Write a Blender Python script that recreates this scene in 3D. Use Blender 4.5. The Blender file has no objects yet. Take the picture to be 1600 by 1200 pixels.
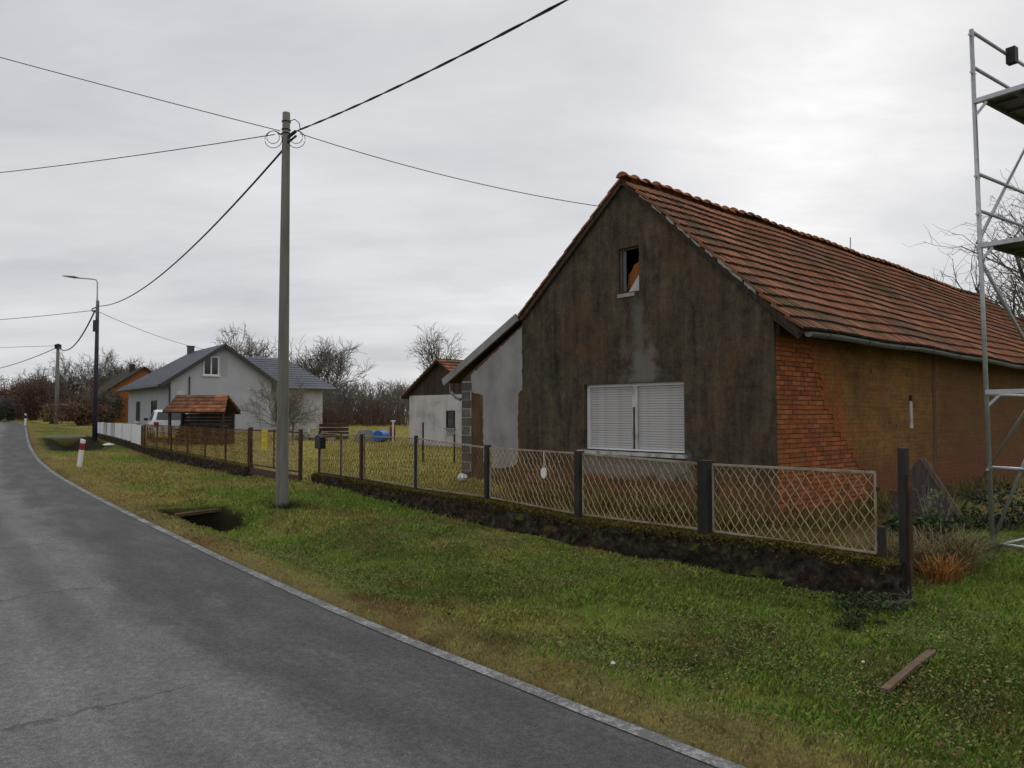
import bpy, math, random
import numpy as np
from mathutils import Vector, Matrix
from mathutils.geometry import tessellate_polygon

random.seed(7)
RNG = np.random.default_rng(7)
R = math.radians
scene = bpy.context.scene
C = scene.collection

# ------------------------------------------------------------------ camera, sky, sun, exposure
cd = bpy.data.cameras.new('camera')
cam = bpy.data.objects.new('camera', cd)
C.objects.link(cam)
cam.location = (0, 0, 1.6)
cam.rotation_euler = (R(90) + math.atan(46 / 1180), 0, 0)
cd.sensor_width = 36
cd.lens = 36 * 1180 / 1600
cd.clip_start = 0.05
cd.clip_end = 2000
scene.camera = cam

SUN_EL, SUN_AZ = R(34), R(24)          # azimuth to the right of the view direction
sdir = Vector((math.sin(SUN_AZ) * math.cos(SUN_EL), math.cos(SUN_AZ) * math.cos(SUN_EL), math.sin(SUN_EL)))
ld = bpy.data.lights.new('sun', 'SUN')
ld.energy = 0.6
ld.angle = R(35)
ld.color = (1, 0.965, 0.91)
sun = bpy.data.objects.new('sun', ld)
C.objects.link(sun)
sun.rotation_euler = (-sdir).to_track_quat('-Z', 'Y').to_euler()

world = bpy.data.worlds.new('World')
scene.world = world
world.use_nodes = True
wt = world.node_tree
wt.nodes.clear()


def wn(t, **k):
    n = wt.nodes.new(t)
    for a, b in k.items():
        setattr(n, a, b)
    return n


def wl(a, b):
    wt.links.new(a, b)


def wmath(op, a, b=None, clamp=False):
    n = wn('ShaderNodeMath', operation=op)
    n.use_clamp = clamp
    for i, v in enumerate((a, b)):
        if v is None:
            continue
        if isinstance(v, (int, float)):
            n.inputs[i].default_value = v
        else:
            wl(v, n.inputs[i])
    return n.outputs[0]


sky = wn('ShaderNodeTexSky')
sky.sky_type = 'NISHITA'
sky.sun_disc = False
sky.sun_elevation = SUN_EL
sky.sun_rotation = SUN_AZ
bg1 = wn('ShaderNodeBackground')
bg1.inputs['Strength'].default_value = 0.08
wl(sky.outputs[0], bg1.inputs['Color'])
tc = wn('ShaderNodeTexCoord')
sep = wn('ShaderNodeSeparateXYZ')
wl(tc.outputs['Generated'], sep.inputs[0])
zz = wmath('ADD', wmath('MAXIMUM', sep.outputs[2], 0.0), 0.16)
px = wmath('DIVIDE', sep.outputs[0], zz)
py = wmath('DIVIDE', sep.outputs[1], zz)
comb = wn('ShaderNodeCombineXYZ')
wl(px, comb.inputs[0])
wl(py, comb.inputs[1])


def wnoise(scale, detail, rough, sx, sy, loc, rot=0.0, dist=0.0):
    mp = wn('ShaderNodeMapping')
    mp.inputs['Scale'].default_value = (sx, sy, 1)
    mp.inputs['Location'].default_value = (loc[0], loc[1], 0)
    mp.inputs['Rotation'].default_value = (0, 0, rot)
    wl(comb.outputs[0], mp.inputs[0])
    n = wn('ShaderNodeTexNoise')
    n.inputs['Scale'].default_value = scale
    n.inputs['Detail'].default_value = detail
    n.inputs['Roughness'].default_value = rough
    n.inputs['Distortion'].default_value = dist
    wl(mp.outputs[0], n.inputs['Vector'])
    return n.outputs[0]


n1 = wnoise(0.62, 6, 0.5, 1.0, 1.25, (3.3, 1.1), R(12), 0.25)
n2 = wnoise(2.1, 7, 0.6, 0.8, 1.5, (8.7, 5.2), R(-15), 0.35)
cl = wmath('ADD', wmath('MULTIPLY', n1, 0.66), wmath('MULTIPLY', n2, 0.34))
# thinner cloud, hence brighter sky, towards the hidden sun
dt = wn('ShaderNodeVectorMath', operation='DOT_PRODUCT')
wl(tc.outputs['Generated'], dt.inputs[0])
dt.inputs[1].default_value = (math.sin(R(20)) * math.cos(R(15)), math.cos(R(20)) * math.cos(R(15)), math.sin(R(15)))
glow = wmath('POWER', wmath('MAXIMUM', dt.outputs['Value'], 0.0), 60.0)
cl2 = wmath('ADD', cl, wmath('ADD', wmath('MULTIPLY', glow, 0.27), 0.015))
rp = wn('ShaderNodeValToRGB')
els = rp.color_ramp.elements
els[0].position, els[0].color = 0.36, (0.50, 0.51, 0.545, 1)
els[1].position, els[1].color = 0.82, (0.95, 0.95, 0.955, 1)
e = els.new(0.50)
e.color = (0.60, 0.608, 0.632, 1)
e = els.new(0.60)
e.color = (0.675, 0.677, 0.69, 1)
e = els.new(0.70)
e.color = (0.77, 0.77, 0.775, 1)
wl(cl2, rp.inputs[0])
bg2 = wn('ShaderNodeBackground')
bg2.inputs['Strength'].default_value = 1.13
wl(rp.outputs[0], bg2.inputs['Color'])
mx = wn('ShaderNodeMixShader')
mx.inputs[0].default_value = 0.93
wl(bg1.outputs[0], mx.inputs[1])
wl(bg2.outputs[0], mx.inputs[2])
wo = wn('ShaderNodeOutputWorld')
wl(mx.outputs[0], wo.inputs[0])

vs = scene.view_settings
vs.view_transform = 'Standard'
vs.look = 'None'
vs.exposure = 0.0
vs.gamma = 1.0
vs.use_curve_mapping = False


# ------------------------------------------------------------------ helpers
def tag(o, label=None, cat=None, group=None, kind=None):
    if label:
        o['label'] = label
    if cat:
        o['category'] = cat
    if group:
        o['group'] = group
    if kind:
        o['kind'] = kind
    return o


def empty(name, loc, rz=0.0, label=None, cat=None, group=None):
    o = bpy.data.objects.new(name, None)
    C.objects.link(o)
    o.location = loc
    o.rotation_euler = (0, 0, rz)
    o.empty_display_size = 0.1
    return tag(o, label, cat, group)


def link(name, me, parent=None, mw=None):
    o = bpy.data.objects.new(name, me)
    C.objects.link(o)
    if parent is not None:
        o.parent = parent
    if mw is not None:
        o.matrix_local = mw
    return o


class MB:
    def __init__(self):
        self.v, self.f, self.m = [], [], []

    def add(self, vs_, fs, mi=0):
        b = len(self.v)
        self.v.extend([tuple(map(float, p)) for p in vs_])
        for q in fs:
            self.f.append(tuple(b + i for i in q))
            self.m.append(mi)
        return self

    def box(self, lo, hi, mi=0):
        x0, y0, z0 = lo
        x1, y1, z1 = hi
        return self.add([(x0, y0, z0), (x1, y0, z0), (x1, y1, z0), (x0, y1, z0), (x0, y0, z1), (x1, y0, z1), (x1, y1, z1), (x0, y1, z1)],
                        [(0, 3, 2, 1), (4, 5, 6, 7), (0, 1, 5, 4), (1, 2, 6, 5), (2, 3, 7, 6), (3, 0, 4, 7)], mi)

    def bar(self, a, b, w, h, up=(0, 0, 1), mi=0):
        a, b = Vector(a), Vector(b)
        t = (b - a).normalized()
        s = t.cross(Vector(up))
        if s.length < 1e-4:
            s = t.cross(Vector((1, 0, 0)))
        s.normalize()
        n = s.cross(t)
        vs_ = [p + s * (w / 2 * i) + n * (h / 2 * j) for p in (a, b) for i, j in ((-1, -1), (1, -1), (1, 1), (-1, 1))]
        return self.add(vs_, [(0, 1, 2, 3), (7, 6, 5, 4), (0, 4, 5, 1), (1, 5, 6, 2), (2, 6, 7, 3), (3, 7, 4, 0)], mi)

    def tube(self, pts, rad, sides=8, caps=True, mi=0):
        pts = [Vector(p) for p in pts]
        n = len(pts)
        if isinstance(rad, (int, float)):
            rad = [rad] * n
        t0 = (pts[1] - pts[0]).normalized()
        s = t0.orthogonal().normalized()
        ring = []
        cs = [(math.cos(2 * math.pi * k / sides), math.sin(2 * math.pi * k / sides)) for k in range(sides)]
        for i in range(n):
            t = (pts[min(i + 1, n - 1)] - pts[max(i - 1, 0)]).normalized()
            s = (s - t * s.dot(t))
            if s.length < 1e-6:
                s = t.orthogonal()
            s.normalize()
            u = t.cross(s)
            r = rad[i]
            ring.extend([pts[i] + s * (c * r) + u * (q * r) for c, q in cs])
        fs = []
        for i in range(n - 1):
            for k in range(sides):
                k2 = (k + 1) % sides
                fs.append((i * sides + k, i * sides + k2, (i + 1) * sides + k2, (i + 1) * sides + k))
        if caps:
            fs.append(tuple(reversed(range(sides))))
            fs.append(tuple((n - 1) * sides + k for k in range(sides)))
        return self.add(ring, fs, mi)

    def extrude(self, poly, holes, axis_fn, depth, mi=0, back=True):
        """poly, holes: 2-D loops; axis_fn(a, b, c) -> 3-D point, c from 0 to depth."""
        loops = [poly] + list(holes)
        flat = [p for l in loops for p in l]
        tri = tessellate_polygon([[Vector((p[0], p[1], 0)) for p in l] for l in loops])
        b = len(flat)
        vs_ = [axis_fn(p[0], p[1], 0) for p in flat] + [axis_fn(p[0], p[1], depth) for p in flat]
        fs = [tuple(t) for t in tri]
        if back:
            fs += [tuple(i + b for i in reversed(t)) for t in tri]
        o = 0
        for l in loops:
            k = len(l)
            for i in range(k):
                j = (i + 1) % k
                fs.append((o + i, o + j, o + j + b, o + i + b))
            o += k
        return self.add(vs_, fs, mi)

    def mesh(self, name, mats, smooth=False):
        me = bpy.data.meshes.new(name)
        me.from_pydata(self.v, [], self.f)
        if not isinstance(mats, (list, tuple)):
            mats = [mats]
        for m_ in mats:
            me.materials.append(m_)
        if len(mats) > 1:
            me.polygons.foreach_set('material_index', self.m)
        if smooth:
            me.polygons.foreach_set('use_smooth', [True] * len(me.polygons))
        me.validate()
        me.update()
        return me

    def build(self, name, mats, parent=None, smooth=False, mw=None):
        return link(name, self.mesh(name, mats, smooth), parent, mw)


def np_mesh(name, verts, faces, material, smooth=False, colors=None):
    """verts (n,3), faces (m,k) arrays of one polygon size."""
    me = bpy.data.meshes.new(name)
    n, (m, k) = len(verts), faces.shape
    me.vertices.add(n)
    me.vertices.foreach_set('co', np.asarray(verts, np.float32).ravel())
    me.loops.add(m * k)
    me.loops.foreach_set('vertex_index', faces.astype(np.int32).ravel())
    me.polygons.add(m)
    me.polygons.foreach_set('loop_start', np.arange(0, m * k, k, dtype=np.int32))
    me.polygons.foreach_set('loop_total', np.full(m, k, np.int32))
    if smooth:
        me.polygons.foreach_set('use_smooth', np.ones(m, bool))
    if colors is not None:
        a = me.attributes.new('tint', 'FLOAT_COLOR', 'POINT')
        a.data.foreach_set('color', np.concatenate([colors, np.ones((n, 1))], 1).astype(np.float32).ravel())
    me.materials.append(material)
    me.update()
    me.validate()
    return me


def merged(mb, mats):
    """many transformed copies of one builder in one builder (fast numpy)."""
    V = np.array(mb.v)
    out = MB()
    nv = len(V)
    for k, M_ in enumerate(mats):
        A = np.array(M_)
        P = V @ A[:3, :3].T + A[:3, 3]
        out.v.extend(map(tuple, P.tolist()))
        b = k * nv
        out.f.extend([tuple(i + b for i in q) for q in mb.f])
        out.m.extend(mb.m)
    return out


# value noise
def vnoise(x, y, seed=0):
    x = np.asarray(x, float)
    y = np.asarray(y, float)
    xi, yi = np.floor(x).astype(np.int64), np.floor(y).astype(np.int64)
    fx, fy = x - xi, y - yi
    fx, fy = fx * fx * (3 - 2 * fx), fy * fy * (3 - 2 * fy)

    def h(a, b):
        q = (a * 374761393 + b * 668265263 + seed * 974711) & 0x7fffffff
        q = ((q ^ (q >> 13)) * 1274126177) & 0x7fffffff
        return ((q ^ (q >> 16)) & 0xffff) / 65535.0
    return (h(xi, yi) * (1 - fx) + h(xi + 1, yi) * fx) * (1 - fy) + (h(xi, yi + 1) * (1 - fx) + h(xi + 1, yi + 1) * fx) * fy


def fbm(x, y, seed=0, o=3):
    s, a, t = 0, 0.5, 0
    for k in range(o):
        s = s + a * vnoise(x * 2 ** k, y * 2 ** k, seed + k)
        t += a
        a *= 0.5
    return s / t


def sst(a, b, x):
    t = np.clip((np.asarray(x, float) - a) / (b - a), 0, 1)
    return t * t * (3 - 2 * t)


# ------------------------------------------------------------------ the lie of the land: s along the road (away, left), w across it (right)
DV = np.array([-0.6062, 0.7953])
NV = np.array([0.7953, 0.6062])
ES = [-40, 0, 2.2, 3.2, 4.6, 7, 10.6, 15, 19, 23.4, 30, 37, 44, 56, 68, 78, 90, 105, 125, 150, 190, 260, 340]
EW = [3.3, 3.05, 2.89, 2.76, 2.64, 2.55, 2.49, 2.45, 2.46, 2.52, 2.79, 3.15, 3.59, 4.5, 5.4, 5.6, 4.6, 1.5, -7, -24, -62, -140, -240]


def edge(s):
    return (np.interp(s, ES, EW) + np.interp(np.asarray(s) - 1.5, ES, EW) + np.interp(np.asarray(s) + 1.5, ES, EW)) / 3


def rise(s):
    return 0.6 * sst(28, 56, s) + 0.3 * sst(56, 90, s)


def height(s, w):
    s = np.asarray(s, float)
    w = np.asarray(w, float)
    ee = w - edge(s)
    z = rise(s)
    onroad = sst(0.16, 0.02, ee) * sst(-7.2, -6.6, ee)
    verge = 0.035 * sst(0.1, 0.4, ee) * sst(1.0, 0.5, ee)
    D = np.interp(s, [-40, 0, 5, 9, 11.7, 12.4, 13.3, 13.42, 35, 37.5, 44, 44.3, 60, 75], [0.03, 0.05, 0.08, 0.14, 0.20, 0.8, 0.95, 0.0, 0.0, 0.5, 0.55, 0.0, 0.0, 0.0])
    b = np.exp(-(np.abs(ee - np.interp(s, [0, 11, 12.5, 30, 38], [1.2, 1.15, 0.98, 1.3, 1.7])) / np.interp(s, [0, 11, 12.3, 30, 38], [0.6, 0.6, 0.34, 0.5, 0.5])) ** 2.6)
    hb = np.interp(s, [-40, 0, 2.6, 3.4, 5, 9, 11, 13.4, 15.4, 16.5, 20, 30, 34, 400], [0.1, 0.1, 0.04, 0.0, -0.05, -0.06, -0.02, 0.1, 0.12, 0.06, -0.05, -0.05, 0.05, 0.05])
    yard = np.interp(w, [-400, 4.4, 6.2, 7.5, 400], [0, 0, 1, 1, 1])
    hy = hb * (1 - sst(6.6, 9, w)) + 0.1 * sst(6.6, 9, w)
    hollow = 0.26 * sst(7.0, 8.4, w) * sst(14.5, 12.5, s) * sst(4.2, 6.2, s + 0.12 * (w - 7)) * sst(40, 20, w)
    z = z - 0.09 * onroad - hollow + verge - D * b + hy * yard
    bump = (fbm(s * 1.3, w * 1.3, 3) - 0.5) * 0.09 * sst(0.15, 0.6, ee)
    return z + bump


def W(s, w, dz=0.0):
    """world point on the ground at road coordinates"""
    p = s * DV + w * NV
    return Vector((p[0], p[1], float(height(s, w)) + dz))


def gz(x, y):
    p = np.array([x, y])
    return float(height(p @ DV, p @ NV))


# ------------------------------------------------------------------ materials
def newmat(name):
    m_ = bpy.data.materials.new(name)
    m_.use_nodes = True
    nt = m_.node_tree
    b = nt.nodes['Principled BSDF']
    return m_, nt, b


class NT:
    def __init__(self, nt):
        self.t = nt

    def n(self, ty, ins=None, **k):
        q = self.t.nodes.new(ty)
        for a, b in k.items():
            setattr(q, a, b)
        for a, b in (ins or {}).items():
            if hasattr(b, 'is_output'):
                self.t.links.new(b, q.inputs[a])
            else:
                q.inputs[a].default_value = b
        return q

    def math(self, op, a, b=0.0, clamp=False):
        q = self.n('ShaderNodeMath', {0: a, 1: b}, operation=op)
        q.use_clamp = clamp
        return q.outputs[0]

    def mix(self, fac, a, b, mode='MIX'):
        def c(v):
            return (*v, 1) if isinstance(v, tuple) and len(v) == 3 else v
        return self.n('ShaderNodeMixRGB', {0: fac, 1: c(a), 2: c(b)}, blend_type=mode).outputs[0]

    def noise(self, vec, scale, detail=4, rough=0.55, stretch=None, dist=0.0):
        if stretch is not None:
            vec = self.n('ShaderNodeMapping', {0: vec, 'Scale': stretch}).outputs[0]
        return self.n('ShaderNodeTexNoise', {'Vector': vec, 'Scale': scale, 'Detail': detail, 'Roughness': rough, 'Distortion': dist}).outputs[0]

    def ramp(self, fac, stops):
        q = self.n('ShaderNodeValToRGB', {0: fac})
        el = q.color_ramp.elements
        while len(el) < len(stops):
            el.new(0.5)
        for e_, (p, c) in zip(el, stops):
            e_.position = p
            e_.color = (*c, 1) if len(c) == 3 else c
        return q.outputs[0]

    def step(self, v, a, b):
        q = self.n('ShaderNodeMapRange', {0: v, 1: a, 2: b, 3: 0.0, 4: 1.0}, interpolation_type='SMOOTHSTEP')
        return q.outputs[0]

    def bump(self, b, h, strength, dist=0.02):
        q = self.n('ShaderNodeBump', {'Height': h, 'Strength': strength, 'Distance': dist})
        self.t.links.new(q.outputs[0], b.inputs['Normal'])

    def link(self, a, b):
        self.t.links.new(a, b)


def mat(name, stops, scale=4.0, stretch=None, rough=0.9, bump=0.0, bscale=30.0, rnd=0.0, metallic=0.0, detail=5, coord='Object', spec=0.3):
    m_, nt, b = newmat(name)
    T = NT(nt)
    tcn = T.n('ShaderNodeTexCoord').outputs[coord]
    if rnd:                                   # alike pieces take their grain from their own place
        oi = T.n('ShaderNodeObjectInfo')
        ge = T.n('ShaderNodeNewGeometry')
        rr = T.math('FRACT', T.math('ADD', oi.outputs['Random'], ge.outputs['Random Per Island']))
        tcn = ge.outputs['Position']
    col = T.ramp(T.noise(tcn, scale, detail, 0.6, stretch), stops) if len(stops) > 1 else None
    if col is None:
        col = T.mix(0.0, stops[0][1], stops[0][1])
    if rnd:
        f = T.math('ADD', T.math('MULTIPLY', rr, 2 * rnd), 1.0 - rnd)
        vv = T.n('ShaderNodeCombineXYZ', {0: f, 1: f, 2: f}).outputs[0]
        col = T.mix(1.0, col, vv, 'MULTIPLY')
    T.link(col, b.inputs['Base Color'])
    b.inputs['Roughness'].default_value = rough
    b.inputs['Metallic'].default_value = metallic
    b.inputs['Specular IOR Level'].default_value = spec
    if bump:
        T.bump(b, T.noise(tcn, bscale, 5, 0.65), bump)
    return m_


MAT = {}
MAT['concrete'] = mat('concrete', [(0.25, (0.10, 0.10, 0.095)), (0.5, (0.155, 0.15, 0.14)), (0.8, (0.21, 0.205, 0.19))], 3, (2, 2, 0.35), 0.92, 0.35, 60)
MAT['pole'] = mat('pole_concrete', [(0.3, (0.13, 0.124, 0.108)), (0.55, (0.2, 0.19, 0.165)), (0.8, (0.25, 0.24, 0.21))], 3, (3, 3, 0.3), 0.92, 0.3, 60)
MAT['steel_pole'] = mat('dark_painted_steel', [(0.3, (0.03, 0.03, 0.045)), (0.7, (0.055, 0.05, 0.075))], 4, None, 0.5)
MAT['galv'] = mat('galvanised_steel', [(0.3, (0.36, 0.37, 0.39)), (0.7, (0.5, 0.51, 0.53))], 14, None, 0.42, 0.05, 40, metallic=0.65, spec=0.5)
MAT['gutter'] = mat('weathered_zinc', [(0.3, (0.11, 0.115, 0.12)), (0.6, (0.17, 0.175, 0.18)), (0.8, (0.26, 0.26, 0.26))], 3, (4, 0.6, 1), 0.5, 0.1, 20, metallic=0.35, spec=0.5)
MAT['cable'] = mat('black_cable', [(0.0, (0.025, 0.022, 0.03))], rough=0.6)
MAT['wire'] = mat('grey_cable', [(0.0, (0.06, 0.06, 0.06))], rough=0.6)
MAT['rusty'] = mat('rusty_iron', [(0.3, (0.035, 0.022, 0.016)), (0.55, (0.075, 0.038, 0.022)), (0.8, (0.14, 0.065, 0.03))], 9, None, 0.85, 0.3, 80)
MAT['darkpost'] = mat('dark_old_paint', [(0.3, (0.017, 0.016, 0.015)), (0.55, (0.032, 0.029, 0.025)), (0.75, (0.06, 0.042, 0.028))], 7, (1, 1, 0.4), 0.8, 0.3, 50)
MAT['mesh'] = mat('tan_expanded_metal', [(0.3, (0.24, 0.14, 0.055)), (0.5, (0.42, 0.30, 0.155)), (0.75, (0.52, 0.42, 0.27))], 5, None, 0.75)
MAT['meshrust'] = mat('orange_rusted_mesh', [(0.3, (0.12, 0.06, 0.025)), (0.5, (0.19, 0.10, 0.04)), (0.75, (0.26, 0.16, 0.075))], 3, None, 0.8)
MAT['white'] = mat('white_plastic', [(0.3, (0.68, 0.68, 0.67)), (0.7, (0.8, 0.8, 0.79))], 3, None, 0.5)
MAT['shutter'] = mat('grey_white_shutter', [(0.25, (0.35, 0.335, 0.32)), (0.42, (0.47, 0.455, 0.445)), (0.7, (0.52, 0.51, 0.50))], 2.4, (2.5, 1, 0.5), 0.6)
MAT['dirtywhite'] = mat('dirty_white_paint', [(0.32, (0.18, 0.16, 0.13)), (0.45, (0.45, 0.44, 0.42)), (0.7, (0.62, 0.62, 0.6))], 9, (1, 1, 0.35), 0.7)
MAT['glass'] = mat('dark_window_glass', [(0.0, (0.03, 0.034, 0.04))], rough=0.08, spec=0.6)
MAT['dark'] = mat('painted_void', [(0.0, (0.012, 0.011, 0.010))], rough=1.0)
MAT['wood'] = mat('weathered_wood', [(0.3, (0.06, 0.045, 0.033)), (0.55, (0.12, 0.092, 0.066)), (0.8, (0.19, 0.155, 0.12))], 5, (6, 6, 0.6), 0.9, 0.4, 40, rnd=0.25)
MAT['darkwood'] = mat('dark_weathered_wood', [(0.3, (0.028, 0.02, 0.014)), (0.6, (0.06, 0.042, 0.03)), (0.8, (0.095, 0.07, 0.05))], 4, (5, 5, 0.5), 0.9, 0.4, 40, rnd=0.25)
MAT['bark'] = mat('bare_bark', [(0.3, (0.045, 0.038, 0.031)), (0.6, (0.085, 0.073, 0.06)), (0.8, (0.12, 0.108, 0.09))], 3, None, 0.95)
MAT['twig'] = mat('twigs', [(0.3, (0.115, 0.098, 0.084)), (0.6, (0.185, 0.16, 0.138))], 2, None, 0.95)
MAT['paletwig'] = mat('pale_twigs', [(0.3, (0.15, 0.13, 0.095)), (0.6, (0.22, 0.195, 0.15))], 2, None, 0.95)
MAT['redtwig'] = mat('reddish_twigs', [(0.3, (0.085, 0.055, 0.042)), (0.6, (0.14, 0.085, 0.062))], 2, None, 0.95)
MAT['redleaf'] = mat('reddish_brown_leaves', [(0.3, (0.14, 0.088, 0.064)), (0.6, (0.22, 0.125, 0.085))], 1.2, None, 0.9, rnd=0.45)
MAT['greenleaf'] = mat('dull_green_leaves', [(0.3, (0.028, 0.05, 0.016)), (0.6, (0.06, 0.09, 0.028))], 3, None, 0.8, rnd=0.45)
MAT['paleleaf'] = mat('pale_green_leaves', [(0.3, (0.10, 0.14, 0.05)), (0.6, (0.18, 0.21, 0.09))], 3, None, 0.8, rnd=0.35)
MAT['yellowleaf'] = mat('yellow_green_leaves', [(0.3, (0.13, 0.13, 0.03)), (0.6, (0.22, 0.19, 0.04))], 3, None, 0.8, rnd=0.4)
MAT['darkleaf'] = mat('dark_evergreen_leaves', [(0.3, (0.012, 0.022, 0.014)), (0.6, (0.03, 0.045, 0.025))], 3, None, 0.85, rnd=0.4)
MAT['drygrass'] = mat('dry_grass', [(0.3, (0.12, 0.085, 0.042)), (0.6, (0.22, 0.16, 0.085))], 2, None, 0.9, rnd=0.4)
MAT['orangegrass'] = mat('orange_dry_grass', [(0.3, (0.26, 0.11, 0.028)), (0.6, (0.4, 0.2, 0.06))], 2, None, 0.9, rnd=0.35)
MAT['weedgrass'] = mat('yellowing_weeds', [(0.3, (0.10, 0.11, 0.025)), (0.6, (0.19, 0.165, 0.05))], 2, None, 0.9, rnd=0.4)
MAT['leafbrown'] = mat('fallen_leaves', [(0.3, (0.09, 0.045, 0.02)), (0.6, (0.17, 0.09, 0.045))], 3, None, 0.9, rnd=0.5)
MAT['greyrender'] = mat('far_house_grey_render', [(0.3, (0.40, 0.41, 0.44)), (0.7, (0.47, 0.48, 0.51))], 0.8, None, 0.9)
MAT['greyrenderdark'] = mat('far_house_shaded_render', [(0.3, (0.32, 0.34, 0.37)), (0.7, (0.38, 0.40, 0.43))], 0.8, None, 0.9)  # darker copy of the render, shade of the road wall put into the colour
MAT['blueroof'] = mat('blue_grey_metal_roof', [(0.3, (0.085, 0.10, 0.12)), (0.7, (0.125, 0.142, 0.165))], 1.5, None, 0.45, spec=0.4, rnd=0.06)
MAT['whitewash'] = mat('stained_whitewash', [(0.28, (0.28, 0.26, 0.26)), (0.5, (0.50, 0.48, 0.48)), (0.75, (0.60, 0.58, 0.58))], 1.3, (1, 1, 0.8), 0.95, 0.2, 15)
MAT['brickfar'] = mat('orange_brick_far', [(0.3, (0.24, 0.085, 0.035)), (0.7, (0.36, 0.14, 0.055))], 3, (1, 1, 4), 0.95)
MAT['oldroof'] = mat('mossy_dark_tiles', [(0.3, (0.028, 0.024, 0.017)), (0.6, (0.052, 0.039, 0.027))], 3, None, 0.95, 0.4, 12, rnd=0.3)
MAT['yellow'] = mat('yellow_sheet', [(0.3, (0.52, 0.38, 0.02)), (0.7, (0.62, 0.47, 0.04))], 4, None, 0.6)
MAT['red'] = mat('red_band', [(0.3, (0.22, 0.015, 0.03)), (0.7, (0.30, 0.025, 0.04))], 5, None, 0.6)
MAT['blue'] = mat('blue_plastic', [(0.3, (0.012, 0.11, 0.42)), (0.7, (0.02, 0.15, 0.5))], 4, None, 0.5)
MAT['tarp'] = mat('grey_green_tarp', [(0.3, (0.14, 0.165, 0.155)), (0.7, (0.21, 0.235, 0.22))], 4, None, 0.7, 0.4, 10)
MAT['black'] = mat('black_metal', [(0.0, (0.015, 0.015, 0.016))], rough=0.55)
MAT['carwhite'] = mat('white_car_paint', [(0.0, (0.76, 0.77, 0.78))], rough=0.25, spec=0.5)
MAT['rubber'] = mat('rubber', [(0.0, (0.018, 0.018, 0.018))], rough=0.9)
MAT['soil'] = mat('hole_dark_soil', [(0.3, (0.018, 0.014, 0.01)), (0.7, (0.045, 0.034, 0.022))], 7, None, 1.0, 0.5, 30)  # soil with the dark of the culvert holes put into its colour
MAT['rubble'] = mat('pale_rubble', [(0.3, (0.25, 0.22, 0.19)), (0.7, (0.42, 0.39, 0.35))], 2, None, 0.95, rnd=0.4)
MAT['block'] = mat('grey_concrete_block', [(0.3, (0.075, 0.068, 0.06)), (0.7, (0.15, 0.138, 0.125))], 5, None, 0.95, 0.4, 40, rnd=0.3)
MAT['mortar'] = mat('pale_mortar', [(0.3, (0.23, 0.225, 0.215)), (0.7, (0.36, 0.355, 0.34))], 8, None, 0.95, 0.4, 40)


def mat_roof_tile():
    m_, nt, b = newmat('old_clay_tile')
    T = NT(nt)
    oi = T.n('ShaderNodeObjectInfo')
    ge = T.n('ShaderNodeNewGeometry')
    rr = T.math('FRACT', T.math('ADD', oi.outputs['Random'], ge.outputs['Random Per Island']))
    pos = ge.outputs['Position']
    col = T.ramp(rr, [(0.0, (0.14, 0.068, 0.042)), (0.12, (0.21, 0.088, 0.048)), (0.4, (0.29, 0.112, 0.056)), (0.75, (0.35, 0.135, 0.066)), (1.0, (0.41, 0.18, 0.095))])
    soot = T.step(T.noise(pos, 0.55, 5, 0.6), 0.45, 0.66)
    col = T.mix(T.math('MULTIPLY', soot, 0.7), col, (0.10, 0.068, 0.047))
    lich = T.step(T.noise(pos, 3.5, 5, 0.7), 0.54, 0.68)
    col = T.mix(T.math('MULTIPLY', lich, 0.35), col, (0.15, 0.12, 0.085))
    moss = T.math('MULTIPLY', T.step(T.noise(pos, 0.8, 3, 0.5, (1.3, 1, 1)), 0.56, 0.66), T.step(T.noise(pos, 6, 4), 0.42, 0.55))
    col = T.mix(T.math('MULTIPLY', moss, 0.7), col, (0.085, 0.085, 0.03))
    T.link(col, b.inputs['Base Color'])
    b.inputs['Roughness'].default_value = 0.9
    b.inputs['Specular IOR Level'].default_value = 0.2
    T.bump(b, T.noise(pos, 45, 4), 0.3)
    return m_


MAT['tile'] = mat_roof_tile()


def mat_brick():
    m_, nt, b = newmat('old_orange_brick')
    T = NT(nt)
    oi = T.n('ShaderNodeObjectInfo')
    ge = T.n('ShaderNodeNewGeometry')
    rr = T.math('FRACT', T.math('ADD', oi.outputs['Random'], ge.outputs['Random Per Island']))
    pos = ge.outputs['Position']
    col = T.ramp(rr, [(0.0, (0.21, 0.06, 0.020)), (0.3, (0.31, 0.08, 0.022)), (0.75, (0.37, 0.102, 0.027)), (1.0, (0.38, 0.14, 0.05))])
    col = T.mix(T.math('MULTIPLY', T.step(T.noise(pos, 3.2, 5, 0.65), 0.52, 0.72), 0.75), col, (0.11, 0.045, 0.026))
    col = T.mix(T.math('MULTIPLY', T.step(T.noise(pos, 14, 4, 0.6), 0.55, 0.75), 0.5), col, (0.36, 0.20, 0.10))
    col = T.mix(T.math('MULTIPLY', T.step(T.noise(pos, 1.9, 6, 0.7), 0.48, 0.62), 0.6), col, (0.22, 0.10, 0.026))
    T.link(col, b.inputs['Base Color'])
    b.inputs['Roughness'].default_value = 0.95
    T.bump(b, T.noise(pos, 60, 4), 0.4)
    return m_


MAT['brick'] = mat_brick()


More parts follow.
